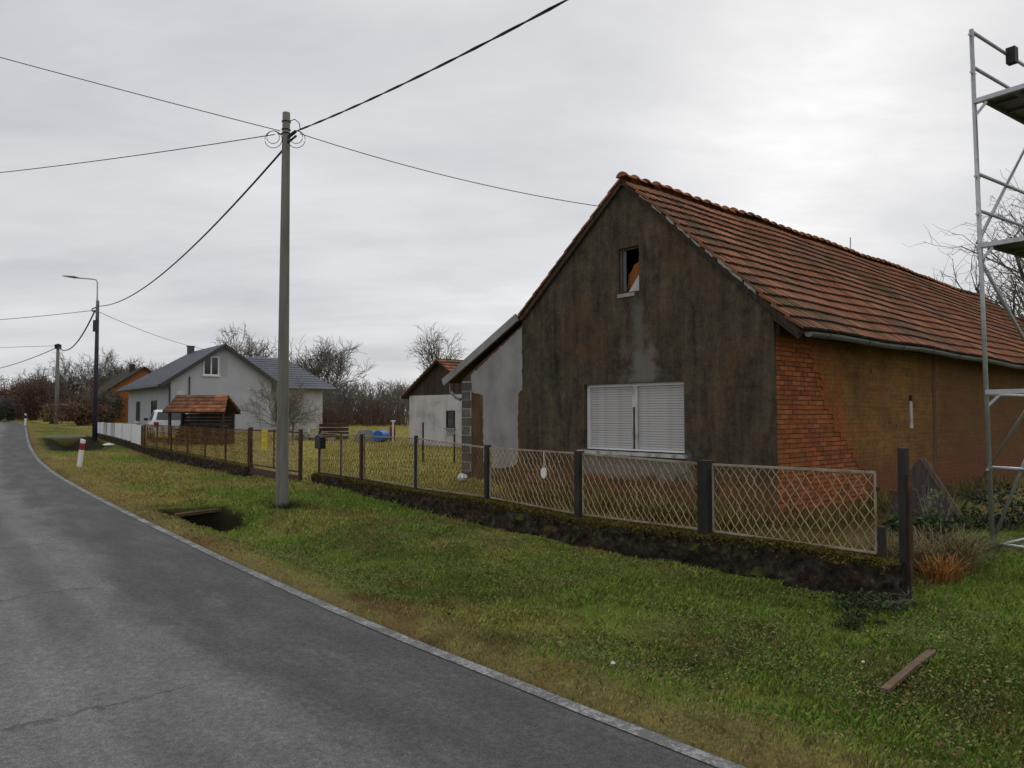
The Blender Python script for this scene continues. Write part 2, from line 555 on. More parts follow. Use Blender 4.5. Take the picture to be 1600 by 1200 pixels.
def mat_gable():
    """old brown-black lime plaster: vertical run-off streaks, rusty patches, brick showing low down"""
    m_, nt, b = newmat('dark_streaked_plaster')
    T = NT(nt)
    co = T.n('ShaderNodeTexCoord').outputs['Object']
    sp = T.n('ShaderNodeSeparateXYZ', {0: co})
    X_, Z_ = sp.outputs[0], sp.outputs[2]
    st = T.math('ADD', T.math('MULTIPLY', T.noise(co, 2.6, 7, 0.62, (2.0, 1, 0.34), 0.5), 0.36), T.math('ADD', T.math('MULTIPLY', T.noise(co, 1.7, 8, 0.72), 0.36), T.math('MULTIPLY', T.noise(co, 9, 8, 0.75), 0.28)))
    col = T.ramp(st, [(0.39, (0.032, 0.025, 0.018)), (0.46, (0.062, 0.049, 0.034)), (0.53, (0.096, 0.075, 0.051)), (0.61, (0.15, 0.115, 0.077))])
    blot = T.step(T.noise(co, 0.85, 6, 0.62), 0.5, 0.68)
    col = T.mix(T.math('MULTIPLY', blot, 0.6), col, (0.118, 0.060, 0.027))
    dark = T.step(T.noise(co, 1.5, 6, 0.65, (1.2, 1, 0.7)), 0.52, 0.70)
    col = T.mix(T.math('MULTIPLY', dark, 0.75), col, (0.034, 0.033, 0.03))
    ck = T.n('ShaderNodeTexVoronoi', {'Vector': T.n('ShaderNodeMixRGB', {0: 0.12, 1: co, 2: T.n('ShaderNodeTexNoise', {'Vector': co, 'Scale': 3.0, 'Detail': 5.0}).outputs[1]}).outputs[0], 'Scale': 1.5}, feature='DISTANCE_TO_EDGE').outputs['Distance']
    ckm = T.math('MULTIPLY', T.step(ck, 0.012, 0.003), T.step(T.noise(co, 1.1, 4), 0.48, 0.58))
    col = T.mix(T.math('MULTIPLY', ckm, 0.4), col, (0.015, 0.013, 0.011))
    fine = T.noise(co, 26, 6, 0.75)
    col = T.mix(0.6, col, T.ramp(fine, [(0.3, (0.45, 0.44, 0.42)), (0.7, (1.5, 1.5, 1.5))]), 'MULTIPLY')
    wob = T.math('MULTIPLY', T.math('SUBTRACT', T.noise(co, 3.0, 5, 0.65), 0.5), 1.3)
    # pale lime wash left over the shutter window and in a streak under the attic window
    lx = T.math('ABSOLUTE', T.math('SUBTRACT', X_, -2.62))
    lime = T.math('MULTIPLY', T.step(T.math('ADD', lx, wob), 0.5, 0.12), T.math('MULTIPLY', T.step(Z_, 2.1, 2.25), T.step(T.math('ADD', Z_, wob), 3.0, 2.5)))
    col = T.mix(T.math('MULTIPLY', lime, 0.7), col, (0.2, 0.19, 0.165))
    lx2 = T.math('ABSOLUTE', T.math('SUBTRACT', X_, -2.72))
    strk = T.math('MULTIPLY', T.step(T.math('ADD', lx2, T.math('MULTIPLY', wob, 0.35)), 0.2, 0.04), T.math('MULTIPLY', T.step(Z_, 2.2, 2.6), T.step(Z_, 3.85, 3.5)))
    col = T.mix(T.math('MULTIPLY', strk, 0.6), col, (0.17, 0.165, 0.14))
    # grey cement round the window sill
    gx = T.math('ABSOLUTE', T.math('SUBTRACT', X_, -2.95))
    sill = T.math('MULTIPLY', T.step(T.math('ADD', gx, T.math('MULTIPLY', wob, 0.5)), 1.45, 1.2), T.step(T.math('ADD', T.math('ABSOLUTE', T.math('SUBTRACT', Z_, 0.66)), T.math('MULTIPLY', wob, 0.45)), 0.30, 0.14))
    # plaster fallen off the foot of the wall
    low = T.step(T.math('ADD', Z_, wob), 0.62, 0.42)
    bt = T.n('ShaderNodeTexBrick', {'Vector': T.n('ShaderNodeCombineXYZ', {0: X_, 1: Z_, 2: 0.0}).outputs[0], 'Color1': (0.20, 0.085, 0.038, 1), 'Color2': (0.13, 0.062, 0.034, 1), 'Mortar': (0.12, 0.10, 0.08, 1), 'Scale': 1.0, 'Mortar Size': 0.008, 'Brick Width': 0.26, 'Row Height': 0.077})
    col = T.mix(T.math('MULTIPLY', low, 0.85), col, T.mix(T.step(T.noise(co, 5, 5), 0.5, 0.75), bt.outputs[0], (0.06, 0.05, 0.03)))
    col = T.mix(T.math('MULTIPLY', sill, 0.85), col, (0.22, 0.21, 0.195))
    T.link(col, b.inputs['Base Color'])
    b.inputs['Roughness'].default_value = 0.95
    b.inputs['Specular IOR Level'].default_value = 0.15
    T.bump(b, T.math('ADD', T.noise(co, 35, 6, 0.7), T.math('MULTIPLY', T.noise(co, 6, 4), 1.5)), 0.5, 0.015)
    return m_


MAT['gable'] = mat_gable()


def mat_ochre():
    m_, nt, b = newmat('ochre_clay_plaster')
    T = NT(nt)
    co = T.n('ShaderNodeTexCoord').outputs['Object']
    col = T.ramp(T.noise(co, 0.9, 6, 0.6, (1, 1, 1.4)), [(0.3, (0.125, 0.056, 0.013)), (0.5, (0.215, 0.105, 0.021)), (0.72, (0.265, 0.132, 0.032))])
    row = T.noise(co, 1.0, 3, 0.6, (0.5, 0.5, 9))
    col = T.mix(T.math('MULTIPLY', T.step(row, 0.50, 0.64), 0.35), col, (0.08, 0.034, 0.012))
    sx_ = T.n('ShaderNodeSeparateXYZ', {0: co})
    bk = T.n('ShaderNodeTexBrick', {'Vector': T.n('ShaderNodeCombineXYZ', {0: sx_.outputs[1], 1: sx_.outputs[2], 2: 0.0}).outputs[0], 'Color1': (1, 1, 1, 1), 'Color2': (0.82, 0.8, 0.78, 1), 'Mortar': (0.66, 0.62, 0.6, 1), 'Scale': 1.0, 'Mortar Size': 0.01, 'Brick Width': 0.26, 'Row Height': 0.0785}).outputs[0]
    col = T.mix(0.6, col, bk, 'MULTIPLY')
    col = T.mix(T.math('MULTIPLY', T.step(T.noise(co, 2.1, 5, 0.65), 0.54, 0.68), 0.75), col, (0.24, 0.062, 0.018))
    # limewash thins out over the brick towards the corner
    dd = T.math('SUBTRACT', sx_.outputs[1], T.math('SUBTRACT', 2.95, T.math('MULTIPLY', sx_.outputs[2], 0.68)))
    thin = T.step(T.math('ADD', dd, T.math('MULTIPLY', T.math('SUBTRACT', T.noise(co, 2.4, 6, 0.7), 0.5), 3.0)), 1.0, -0.2)
    col = T.mix(T.math('MULTIPLY', thin, 0.9), col, T.mix(0.6, (0.34, 0.085, 0.021), bk, 'MULTIPLY'))
    col = T.mix(0.75, col, T.ramp(T.math('ADD', T.math('MULTIPLY', T.noise(co, 17, 6, 0.75), 0.6), T.math('MULTIPLY', T.noise(co, 5, 6, 0.7), 0.4)), [(0.36, (0.35, 0.33, 0.3)), (0.5, (1, 1, 1)), (0.63, (1.45, 1.45, 1.4))]), 'MULTIPLY')
    far_ = T.step(T.math('ADD', sx_.outputs[1], T.math('MULTIPLY', T.math('SUBTRACT', T.noise(co, 1.2, 6, 0.7), 0.5), 3.0)), 6.2, 7.4)
    col = T.mix(T.math('MULTIPLY', far_, 0.6), col, (0.085, 0.036, 0.012))
    foot = T.step(T.math('ADD', sx_.outputs[2], T.math('MULTIPLY', T.math('SUBTRACT', T.noise(co, 1.8, 6, 0.7), 0.5), 2.2)), 0.9, 0.3)
    col = T.mix(T.math('MULTIPLY', foot, 0.8), col, T.mix(0.6, (0.17, 0.05, 0.02), bk, 'MULTIPLY'))
    holes = T.n('ShaderNodeTexVoronoi', {'Vector': co, 'Scale': 2.3}).outputs['Distance']
    col = T.mix(T.math('MULTIPLY', T.step(holes, 0.11, 0.05), 0.8), col, (0.025, 0.014, 0.008))
    T.link(col, b.inputs['Base Color'])
    b.inputs['Roughness'].default_value = 0.97
    T.bump(b, T.math('ADD', T.noise(co, 20, 6, 0.7), T.math('MULTIPLY', row, 1.5)), 0.6, 0.02)
    return m_


MAT['ochre'] = mat_ochre()
MAT['greypatch'] = mat('grey_cement_render', [(0.25, (0.19, 0.185, 0.18)), (0.45, (0.27, 0.265, 0.26)), (0.6, (0.315, 0.31, 0.305)), (0.8, (0.36, 0.355, 0.35))], 1.6, (1.2, 1, 0.8), 0.95, 0.35, 28, detail=7)
MAT['brownwall'] = mat('brown_bare_wall', [(0.25, (0.05, 0.036, 0.025)), (0.5, (0.105, 0.062, 0.034)), (0.75, (0.17, 0.088, 0.042))], 2.5, (1.5, 1, 0.6), 0.95, 0.5, 30, detail=7)


def mat_base_wall():
    m_, nt, b = newmat('mossy_dark_concrete')
    T = NT(nt)
    co = T.n('ShaderNodeTexCoord').outputs['Object']
    nz = T.n('ShaderNodeSeparateXYZ', {0: T.n('ShaderNodeNewGeometry').outputs['Normal']}).outputs[2]
    col = T.ramp(T.noise(co, 8, 8, 0.75), [(0.36, (0.014, 0.011, 0.009)), (0.47, (0.042, 0.031, 0.024)), (0.56, (0.075, 0.055, 0.041)), (0.68, (0.16, 0.135, 0.11))])
    col = T.mix(T.step(T.noise(co, 2.2, 4, 0.6), 0.5, 0.7), col, (0.035, 0.024, 0.018))
    mossn = T.noise(co, 5, 6, 0.65)
    mossc = T.ramp(T.noise(co, 9, 4, 0.6), [(0.3, (0.055, 0.052, 0.012)), (0.55, (0.115, 0.105, 0.02)), (0.75, (0.16, 0.115, 0.03))])
    f = T.step(T.math('ADD', nz, T.math('MULTIPLY', T.math('SUBTRACT', mossn, 0.5), 2.2)), 0.30, 0.62)
    col = T.mix(T.math('MULTIPLY', f, 0.9), col, mossc)
    T.link(col, b.inputs['Base Color'])
    b.inputs['Roughness'].default_value = 0.98
    b.inputs['Specular IOR Level'].default_value = 0.1
    T.bump(b, T.math('ADD', T.noise(co, 9, 8, 0.75), T.n('ShaderNodeTexVoronoi', {'Vector': co, 'Scale': 11.0}).outputs['Distance']), 1.0, 0.06)
    return m_


MAT['basewall'] = mat_base_wall()


def mat_ground():
    m_, nt, b = newmat('meadow_ground')
    T = NT(nt)
    pos = T.n('ShaderNodeNewGeometry').outputs['Position']
    at = T.n('ShaderNodeAttribute', attribute_name='tint').outputs['Color']
    big = T.noise(pos, 0.35, 5, 0.6)
    mid = T.noise(pos, 2.8, 6, 0.65)
    fine = T.noise(pos, 38, 4, 0.7)
    col = T.mix(0.55, at, T.ramp(T.math('ADD', T.math('MULTIPLY', big, 0.5), T.math('MULTIPLY', mid, 0.5)), [(0.35, (0.5, 0.46, 0.4)), (0.5, (1, 1, 1)), (0.65, (1.5, 1.35, 1.1))]), 'MULTIPLY')
    col = T.mix(0.7, col, T.ramp(fine, [(0.3, (0.45, 0.45, 0.45)), (0.7, (1.6, 1.6, 1.6))]), 'MULTIPLY')
    T.link(col, b.inputs['Base Color'])
    b.inputs['Roughness'].default_value = 1.0
    b.inputs['Specular IOR Level'].default_value = 0.05
    T.bump(b, fine, 0.8, 0.03)
    return m_


MAT['ground'] = mat_ground()


def mat_tint(name, rough=0.8, trans=0.25):
    m_, nt, b = newmat(name)
    T = NT(nt)
    at = T.n('ShaderNodeAttribute', attribute_name='tint').outputs['Color']
    T.link(at, b.inputs['Base Color'])
    b.inputs['Roughness'].default_value = rough
    b.inputs['Specular IOR Level'].default_value = 0.15
    return m_


MAT['grass'] = mat_tint('grass_blades')


def mat_road():
    m_, nt, b = newmat('worn_asphalt')
    T = NT(nt)
    uv = T.n('ShaderNodeUVMap', uv_map='road_uv').outputs[0]      # u: metres from the white line (left is negative), v: metres along
    sp = T.n('ShaderNodeSeparateXYZ', {0: uv})
    U, V = sp.outputs[0], sp.outputs[1]
    pos = T.n('ShaderNodeNewGeometry').outputs['Position']
    wob = T.math('MULTIPLY', T.math('SUBTRACT', T.noise(uv, 0.9, 6, 0.68, (1.6, 0.55, 1)), 0.5), 1.5)
    light = T.step(T.math('ADD', U, wob), -0.85, -1.45)          # older, polished, paler surface towards the middle
    n_m = T.noise(uv, 1.3, 6, 0.65, (1.6, 0.5, 1))
    c_d = T.ramp(n_m, [(0.3, (0.062, 0.062, 0.062)), (0.5, (0.082, 0.0815, 0.080)), (0.7, (0.115, 0.114, 0.112))])
    c_l = T.ramp(n_m, [(0.3, (0.12, 0.119, 0.116)), (0.5, (0.16, 0.159, 0.155)), (0.7, (0.21, 0.208, 0.203))])
    col = T.mix(light, c_d, c_l)
    # scuffed pale patch in the dark lane, and a dark wheel track in the pale one
    scuff = T.math('MULTIPLY', T.step(T.math('ABSOLUTE', T.math('ADD', U, 0.62)), 0.4, 0.1), T.step(T.noise(uv, 1.1, 6, 0.7, (2.2, 0.5, 1)), 0.52, 0.68))
    col = T.mix(T.math('MULTIPLY', scuff, 0.5), col, (0.16, 0.158, 0.153))
    trk = T.math('MULTIPLY', T.step(T.math('ABSOLUTE', T.math('ADD', T.math('ADD', U, 1.75), T.math('MULTIPLY', wob, 0.25))), 0.26, 0.06), T.step(T.noise(uv, 0.7, 5, 0.6, (1, 0.4, 1)), 0.4, 0.55))
    col = T.mix(T.math('MULTIPLY', trk, 0.55), col, (0.085, 0.085, 0.083))
    # cross cracks
    cv = T.math('ADD', V, T.math('MULTIPLY', T.math('SUBTRACT', T.noise(uv, 0.9, 6, 0.65), 0.5), 0.9))
    fr = T.math('ABSOLUTE', T.math('SUBTRACT', T.math('FRACT', T.math('DIVIDE', cv, 3.1)), 0.5))
    crack = T.math('MULTIPLY', T.step(fr, 0.008, 0.002), T.math('MULTIPLY', T.step(U, -0.9, -1.5), T.step(T.noise(uv, 0.5, 3), 0.42, 0.5)))
    col = T.mix(T.math('MULTIPLY', T.math('MULTIPLY', crack, 0.5), T.step(T.noise(uv, 7, 4, 0.7), 0.4, 0.6)), col, (0.03, 0.03, 0.03))
    agg = T.noise(pos, 130, 3, 0.75)
    col = T.mix(0.8, col, T.ramp(T.math('ADD', T.math('MULTIPLY', agg, 0.6), T.math('MULTIPLY', T.noise(pos, 24, 6, 0.8), 0.4)), [(0.38, (0.42, 0.42, 0.42)), (0.5, (1, 1, 1)), (0.62, (2.0, 1.97, 1.9))]), 'MULTIPLY')
    # crumbling brown edge
    ed = T.step(T.math('ADD', U, T.math('MULTIPLY', wob, 0.06)), 0.04, 0.08)
    col = T.mix(T.math('MULTIPLY', ed, 0.55), col, (0.085, 0.068, 0.045))
    T.link(col, b.inputs['Base Color'])
    b.inputs['Roughness'].default_value = 0.82
    b.inputs['Specular IOR Level'].default_value = 0.3
    T.bump(b, T.math('ADD', agg, T.math('MULTIPLY', crack, -3.0)), 0.6, 0.008)
    return m_


MAT['road'] = mat_road()


def mat_line():
    m_, nt, b = newmat('worn_white_paint')
    T = NT(nt)
    pos = T.n('ShaderNodeNewGeometry').outputs['Position']
    w_ = T.step(T.math('ADD', T.math('MULTIPLY', T.noise(pos, 34, 4, 0.8), 0.6), T.math('MULTIPLY', T.noise(pos, 3, 4, 0.6), 0.4)), 0.36, 0.54)
    col = T.mix(w_, T.ramp(T.noise(pos, 6, 4), [(0.3, (0.34, 0.34, 0.33)), (0.7, (0.50, 0.50, 0.49))]), (0.12, 0.118, 0.112))
    T.link(col, b.inputs['Base Color'])
    b.inputs['Roughness'].default_value = 0.8
    return m_


MAT['line'] = mat_line()


# ------------------------------------------------------------------ ground, road, white line
def axis(segs):
    out = []
    for a, b_, st in segs:
        out += list(np.arange(a, b_ - 1e-6, st))
    out.append(segs[-1][1])
    return np.array(out)


def ground_colors(s, w):
    """own colour of the sward at road coordinates: dry by the asphalt, green on the verge, ochre in the yard"""
    ee = w - edge(s)
    n_ = fbm(s * 0.55, w * 0.8, 11, 4)
    n2_ = fbm(s * 1.7, w * 2.3, 21, 3)
    green = np.array([0.130, 0.186, 0.031])
    olive = np.array([0.235, 0.205, 0.060])
    dry = np.array([0.215, 0.165, 0.070])
    brown = np.array([0.165, 0.098, 0.048])
    col = green + (olive - green) * sst(0.48, 0.68, n_)[..., None]
    k = sst(0.62, 0.10, ee + (n2_ - 0.5) * 0.9)[..., None]
    col = col + (dry - col) * k * 0.8
    k = (sst(0.8, 0.3, ee) * sst(0.5, 0.7, n2_))[..., None]
    col = col + (brown - col) * k * 0.8
    pt = (sst(0.60, 0.72, fbm(s * 0.9 + 5, w * 1.3 + 2, 91, 4)) * sst(0.5, 0.9, ee))[..., None]
    col = col + (brown * 0.9 - col) * pt * 0.55
    dk = sst(0.58, 0.70, fbm(s * 1.4 + 15, w * 1.9, 57, 3))[..., None]
    col = col * (1 - 0.35 * dk)
    # trodden drive across the verge, drying yard
    far = sst(12.5, 17, s)[..., None] * sst(0.30, 0.55, fbm(s * 0.35, w * 0.9, 5))[..., None]
    col = col + (np.array([0.215, 0.165, 0.055]) - col) * far * 0.8
    yard = sst(6.5, 7.4, w)[..., None] * sst(4, 9, s)[..., None]
    col = col + (np.array([0.31, 0.265, 0.085]) - col) * yard * 0.85
    gar = (sst(6.6, 7.2, w) * sst(14.5, 11.5, s) * sst(3.6, 5.0, s) * sst(16, 13, w))[..., None]
    col = col + (np.array([0.085, 0.055, 0.024]) * (0.6 + 0.8 * n2_[..., None]) - col) * gar * 0.85
    return col


gs = axis([(-60, -6, 4), (-6, 0, 0.5), (0, 11, 0.16), (11, 14.5, 0.08), (14.5, 24, 0.25), (24, 48, 0.4), (48, 60, 0.8), (60, 130, 3), (130, 420, 20)])
gw = axis([(-300, -60, 30), (-60, -8, 5), (-8, 1.2, 0.6), (1.2, 7.2, 0.08), (7.2, 14, 0.4), (14, 60, 2), (60, 420, 20)])
# w measured from the white line so the grid follows the bending road
S_, E_ = np.meshgrid(gs, gw, indexing='ij')
shift = (edge(gs) - 2.5)
fade = np.interp(gw, [-300, -60, -8, 30, 60, 420], [1, 1, 1, 1, 0.0, 0])
W_ = E_ + shift[:, None] * fade[None, :]
Z_ = height(S_, W_)
P = np.stack([S_ * DV[0] + W_ * NV[0], S_ * DV[1] + W_ * NV[1], Z_], -1).reshape(-1, 3)
ns_, nw_ = S_.shape
ii = np.arange(ns_ * nw_).reshape(ns_, nw_)
F = np.stack([ii[:-1, :-1], ii[:-1, 1:], ii[1:, 1:], ii[1:, :-1]], -1).reshape(-1, 4)
gcol = ground_colors(S_, W_).reshape(-1, 3)
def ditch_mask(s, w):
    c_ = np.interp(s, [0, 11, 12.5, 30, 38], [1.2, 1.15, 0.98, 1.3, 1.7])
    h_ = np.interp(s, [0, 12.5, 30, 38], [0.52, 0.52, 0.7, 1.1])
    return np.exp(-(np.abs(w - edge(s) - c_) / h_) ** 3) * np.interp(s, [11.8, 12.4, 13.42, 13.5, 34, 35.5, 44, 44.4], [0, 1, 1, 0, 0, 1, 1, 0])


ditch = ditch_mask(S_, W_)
gcol = gcol + (np.array([0.020, 0.016, 0.010]) - gcol) * np.minimum(1, ditch.reshape(-1, 1) * 2.2) * 0.97  # ditch bed: bare soil, with the shade of the hole put into its colour
ground = link('ground', np_mesh('ground', P, F, MAT['ground'], True, gcol))
tag(ground, kind='structure')

rs = axis([(-60, 0, 2), (0, 30, 0.4), (30, 100, 1), (100, 340, 5)])
ru = np.array([-6.6, -6.2, -5, -4, -3.2, -2.4, -1.6, -0.8, -0.3, 0.0, 0.06, 0.09])
Sr, Ur = np.meshgrid(rs, ru, indexing='ij')
jag = (fbm(Sr * 3.1, Ur * 0, 77, 3) - 0.5) * 0.12
Ur2 = Ur + np.where(Ur > 0.08, jag, 0)
Zr = rise(Sr) + 0.012 - np.where(Ur > 0.08, 0.02, 0) + 0.02 * np.sin((Ur + 3.1) / 6.2 * np.pi + np.pi / 2) * 0
Wr = edge(Sr) + Ur2
P = np.stack([Sr * DV[0] + Wr * NV[0], Sr * DV[1] + Wr * NV[1], Zr], -1).reshape(-1, 3)
n1_, n2_ = Sr.shape
ii = np.arange(n1_ * n2_).reshape(n1_, n2_)
F = np.stack([ii[:-1, :-1], ii[:-1, 1:], ii[1:, 1:], ii[1:, :-1]], -1).reshape(-1, 4)
rm = np_mesh('road', P, F, MAT['road'], True)
uvl = rm.uv_layers.new(name='road_uv')
uvv = np.stack([Ur2, Sr], -1).reshape(-1, 2)[F.ravel()]
uvl.data.foreach_set('uv', uvv.astype(np.float32).ravel())
tag(link('road', rm), kind='structure')

ls = axis([(-60, 30, 0.5), (30, 340, 2)])
q = np.stack([edge(ls) - 0.048, edge(ls) + 0.045], -1)
P = np.stack([ls[:, None] * DV[0] + q * NV[0], ls[:, None] * DV[1] + q * NV[1], np.repeat((rise(ls) + 0.017)[:, None], 2, 1)], -1).reshape(-1, 3)
k = np.arange(len(ls) - 1) * 2
F = np.stack([k, k + 1, k + 3, k + 2], -1)
tag(link('road_edge_line', np_mesh('road_edge_line', P, F, MAT['line'])), kind='structure')

# ------------------------------------------------------------------ the old house; local x left-to-right along the gable, y along the house, origin at the right front corner
HA = math.atan2(-0.74706, 0.66476)
house = empty('old_house', (4.16, 11.955, 0), HA, 'old farmhouse with dark streaked gable, white roller shutters and long orange tiled roof', 'house')
HL = 20.6                                   # length
XR, XL, XE = 0.0, -5.92, -8.05
RX, RZ = -3.05, 6.08                        # ridge line of the tile bed
SL = (3.35 - RZ) / (0 - RX)                 # right slope: dz/dx
SLL = (3.74 - RZ) / (XL - RX)


def sag(y):
    return -0.10 * float(sst(4, 13, y)) - 0.12 * float(sst(12.5, 17, y)) + 0.018 * math.sin(y * 1.7)


def facade(a, b_, c):
    return (a, c, b_)


gable_poly = [(XL, -0.6), (XR, -0.6), (XR, 3.29), (RX, RZ - 0.07), (XL, 3.67)]
attic_hole = [(-3.19, 3.87), (-2.70, 3.87), (-2.70, 4.74), (-3.19, 4.74)]
win_hole = [(-4.10, 0.88), (-1.72, 0.88), (-1.72, 2.17), (-4.10, 2.17)]
MB().extrude(gable_poly, [attic_hole, win_hole], facade, 0.06).build('gable_wall', MAT['gable'], house)
ext_poly = [(XE, -0.6), (XL - 0.003, -0.6), (XL - 0.003, 3.55), (XE, 2.42)]
ew = MB().extrude(ext_poly, [], lambda a, b_, c: (a, c + 0.02, b_), 0.25).build('extension_wall', MAT['brownwall'], house)


def jag_poly(pts, step=0.07, amp=0.025, seed=1):
    r = random.Random(seed)
    out = []
    for i in range(len(pts)):
        a, b_ = Vector(pts[i]), Vector(pts[(i + 1) % len(pts)])
        n = max(1, int((b_ - a).length / step))
        for k in range(n):
            p = a.lerp(b_, k / n)
            if k:
                p = p + Vector((r.uniform(-amp, amp), r.uniform(-amp, amp)))
            out.append((p.x, p.y))
    return out


patch = jag_poly([(-7.72, 2.50), (-7.66, 2.1), (-7.28, 2.02), (-7.26, 0.5), (-6.9, 0.35), (-6.25, 0.42), (-6.08, 0.55), (-6.07, 2.02), (-5.93, 2.12), (-5.94, 3.50)], 0.08, 0.022, 3)
MB().extrude(patch, [], lambda a, b_, c: (a, 0.02 - 0.012 + c, b_), 0.02, back=False).build('cement_patch', MAT['greypatch'], house)
# corner of grey blocks with pale joints
mort = MB().box((XE, 0.001, -0.5), (-7.70, 0.019, 2.36)).build('corner_mortar', MAT['mortar'], house)
bm = MB().box((-0.15, 0, 0), (0.15, 0.05, 0.185)).mesh('concrete_block', MAT['block'])
for r_ in range(11):
    o = link('concrete_block', bm, house, Matrix.Translation((XE + 0.152 + (0.0 if r_ % 2 else 0.025), -0.012 + 0.004 * (r_ % 3), 0.06 + r_ * 0.208)))
    o.scale = (1.0 if r_ % 2 else 1.15, 1, 1)
# long brick side wall and the far end
side = MB()
side.box((-0.26, 0.062, -0.6), (-0.03, HL, 3.12))
sw_ = side.build('side_wall', mat('brick_mortar', [(0.3, (0.17, 0.062, 0.024)), (0.7, (0.27, 0.10, 0.035))], 6, None, 0.97, 0.4, 40), house)
MB().extrude([(XE, -0.3), (-0.261, -0.3), (-0.261, 3.05), (RX, RZ - 0.35), (XL, 3.4), (XE, 2.2)], [], lambda a, b_, c: (a, HL + c - 0.25, b_), 0.24).build('rear_wall', MAT['ochre'], house)
MB().box((XE, 0.275, -0.6), (XE + 0.22, HL - 0.26, 2.25)).build('left_wall', MAT['brownwall'], house)
MB().box((XE + 0.23, 0.30, 2.62), (-0.27, HL - 0.26, 2.70)).build('attic_floor', MAT['darkwood'], house)

# bricks showing at the front corner of the side wall, ragged edge of the ochre plaster behind
ZB = [(-0.6, 3.9), (-0.3, 3.6), (0.48, 3.17), (1.22, 2.17), (1.89, 1.59), (2.75, 1.16), (3.2, 1.0)]


def plaster_edge(z):
    return float(np.interp(z, [a for a, b_ in ZB], [b_ for a, b_ in ZB]))


bmesh_brick = MB().box((-0.03, 0, 0), (0.03, 0.248, 0.063)).mesh('brick', MAT['brick'])
half = MB().box((-0.03, 0, 0), (0.03, 0.12, 0.063)).mesh('brick', MAT['brick'])
nb = 0
rowsb = [0.02 + 0.0785 * i for i in range(39)]
rb = random.Random(5)
rest_m = []
for ri, z in enumerate(reversed(rowsb)):
    lim = plaster_edge(z) + 0.12
    y = 0.066
    first = ri % 2
    while y < lim:
        me = half if first else bmesh_brick
        ln = 0.12 if first else 0.248
        first = 0
        M_ = Matrix.Translation((-0.034 + rb.uniform(-0.006, 0.006), y, z + rb.uniform(-0.002, 0.002))) @ Matrix.Rotation(rb.uniform(-0.01, 0.01), 4, 'Z')
        if nb < 300:
            link('brick', me, sw_, M_)
        else:
            rest_m.append(M_ @ Matrix.Diagonal((1, ln / 0.248, 1, 1)))
        y += ln + 0.012
        nb += 1
tag(merged(MB().box((-0.03, 0, 0), (0.03, 0.248, 0.063)), rest_m).build('bricks', MAT['brick'], sw_), kind='stuff')
edge_pts = []
rj = random.Random(9)
z = -0.6
while z < 3.1:
    jv = rj.uniform(-0.16, 0.10)
    edge_pts += [(plaster_edge(z) + jv, z), (plaster_edge(z) + jv + 0.02, z + 0.07)]
    z += 0.0785
pl_poly = edge_pts + [(plaster_edge(3.1), 3.1), (HL - 0.02, 3.1), (HL - 0.02, -0.6)]
slot_hole = [(5.32, 1.30), (5.50, 1.30), (5.50, 1.97), (5.32, 1.97)]
MB().extrude(pl_poly, [slot_hole], lambda a, b_, c: (0.007 - c, a, b_), 0.035).build('ochre_plaster', MAT['ochre'], house)
MB().box((-0.0295, 5.31, 1.72), (-0.02, 5.51, 1.98)).build('slot_dark_plate', MAT['dark'], house)  # near-black plate paints the dark depth of the slot
MB().extrude([(5.33, 1.30), (5.49, 1.30), (5.47, 1.84), (5.37, 1.86)], [], lambda a, b_, c: (0.018 - c, a, b_), 0.025).build('vent_slot_board', MAT['dirtywhite'], house)
tag(MB().box((0.009, 6.6, 0.2), (0.015, 6.78, 2.85)).build('stain_board', MAT['brownwall'], house))

# attic window: frame, leaning pale sheet, brick flue showing inside
fr = MB()
for lo, hi in (((-3.19, 0.05, 3.87), (-3.15, 0.10, 4.74)), ((-2.74, 0.05, 3.87), (-2.70, 0.10, 4.74)), ((-3.149, 0.05, 4.70), (-2.741, 0.10, 4.74)), ((-3.149, 0.05, 3.87), (-2.741, 0.10, 3.90))):
    fr.box(lo, hi)
af = fr.build('attic_window', MAT['wood'], house)
MB().box((-3.21, -0.02, 3.80), (-2.80, 0.12, 3.868)).build('sill', MAT['mortar'], af)
MB().extrude([(-3.0, 3.905), (-2.742, 3.905), (-2.742, 4.22)], [], lambda a, b_, c: (a, 0.07 + c, b_), 0.02).build('pale_sheet', MAT['shutter'], af)
MB().extrude([(-3.26, 3.5), (-2.5, 3.5), (-2.5, 4.6), (-2.95, 4.42), (-3.0, 4.32), (-3.08, 4.25), (-3.1, 4.05), (-3.22, 3.95)], [], lambda a, b_, c: (a, 0.16 + c, b_), 0.09).build('loose_brickwork', MAT['brick'], af)
MB().box((-3.148, 0.07, 3.92), (-3.06, 0.085, 4.69)).build('pane', MAT['glass'], af)

# roller shutters
wf = MB()
for lo, hi in (((-4.10, 0.04, 0.90), (-4.04, 0.12, 2.17)), ((-1.78, 0.04, 0.90), (-1.72, 0.12, 2.17)), ((-4.039, 0.04, 2.11), (-1.781, 0.12, 2.17)), ((-4.039, 0.04, 0.90), (-1.781, 0.12, 0.935))):
    wf.box(lo, hi)
for p_ in wf.v[:]:
    pass
wf.v = [(x, y + 0.05, z) for x, y, z in wf.v]
win = wf.build('shutter_window', MAT['white'], house)
for lo, hi in (((-4.16, 0.061, 0.82), (-4.101, 0.2, 2.23)), ((-1.719, 0.061, 0.82), (-1.66, 0.2, 2.23)), ((-4.10, 0.061, 2.171), (-1.72, 0.2, 2.23))):
    MB().box(lo, hi).build('reveal', MAT['gable'], win)
MB().box((-2.955, 0.085, 0.936), (-2.83, 0.165, 2.109)).build('mullion', MAT['dirtywhite'], win)
MB().box((-2.925, 0.078, 0.94), (-2.885, 0.0845, 1.72)).build('rust_strip', MAT['rusty'], win)
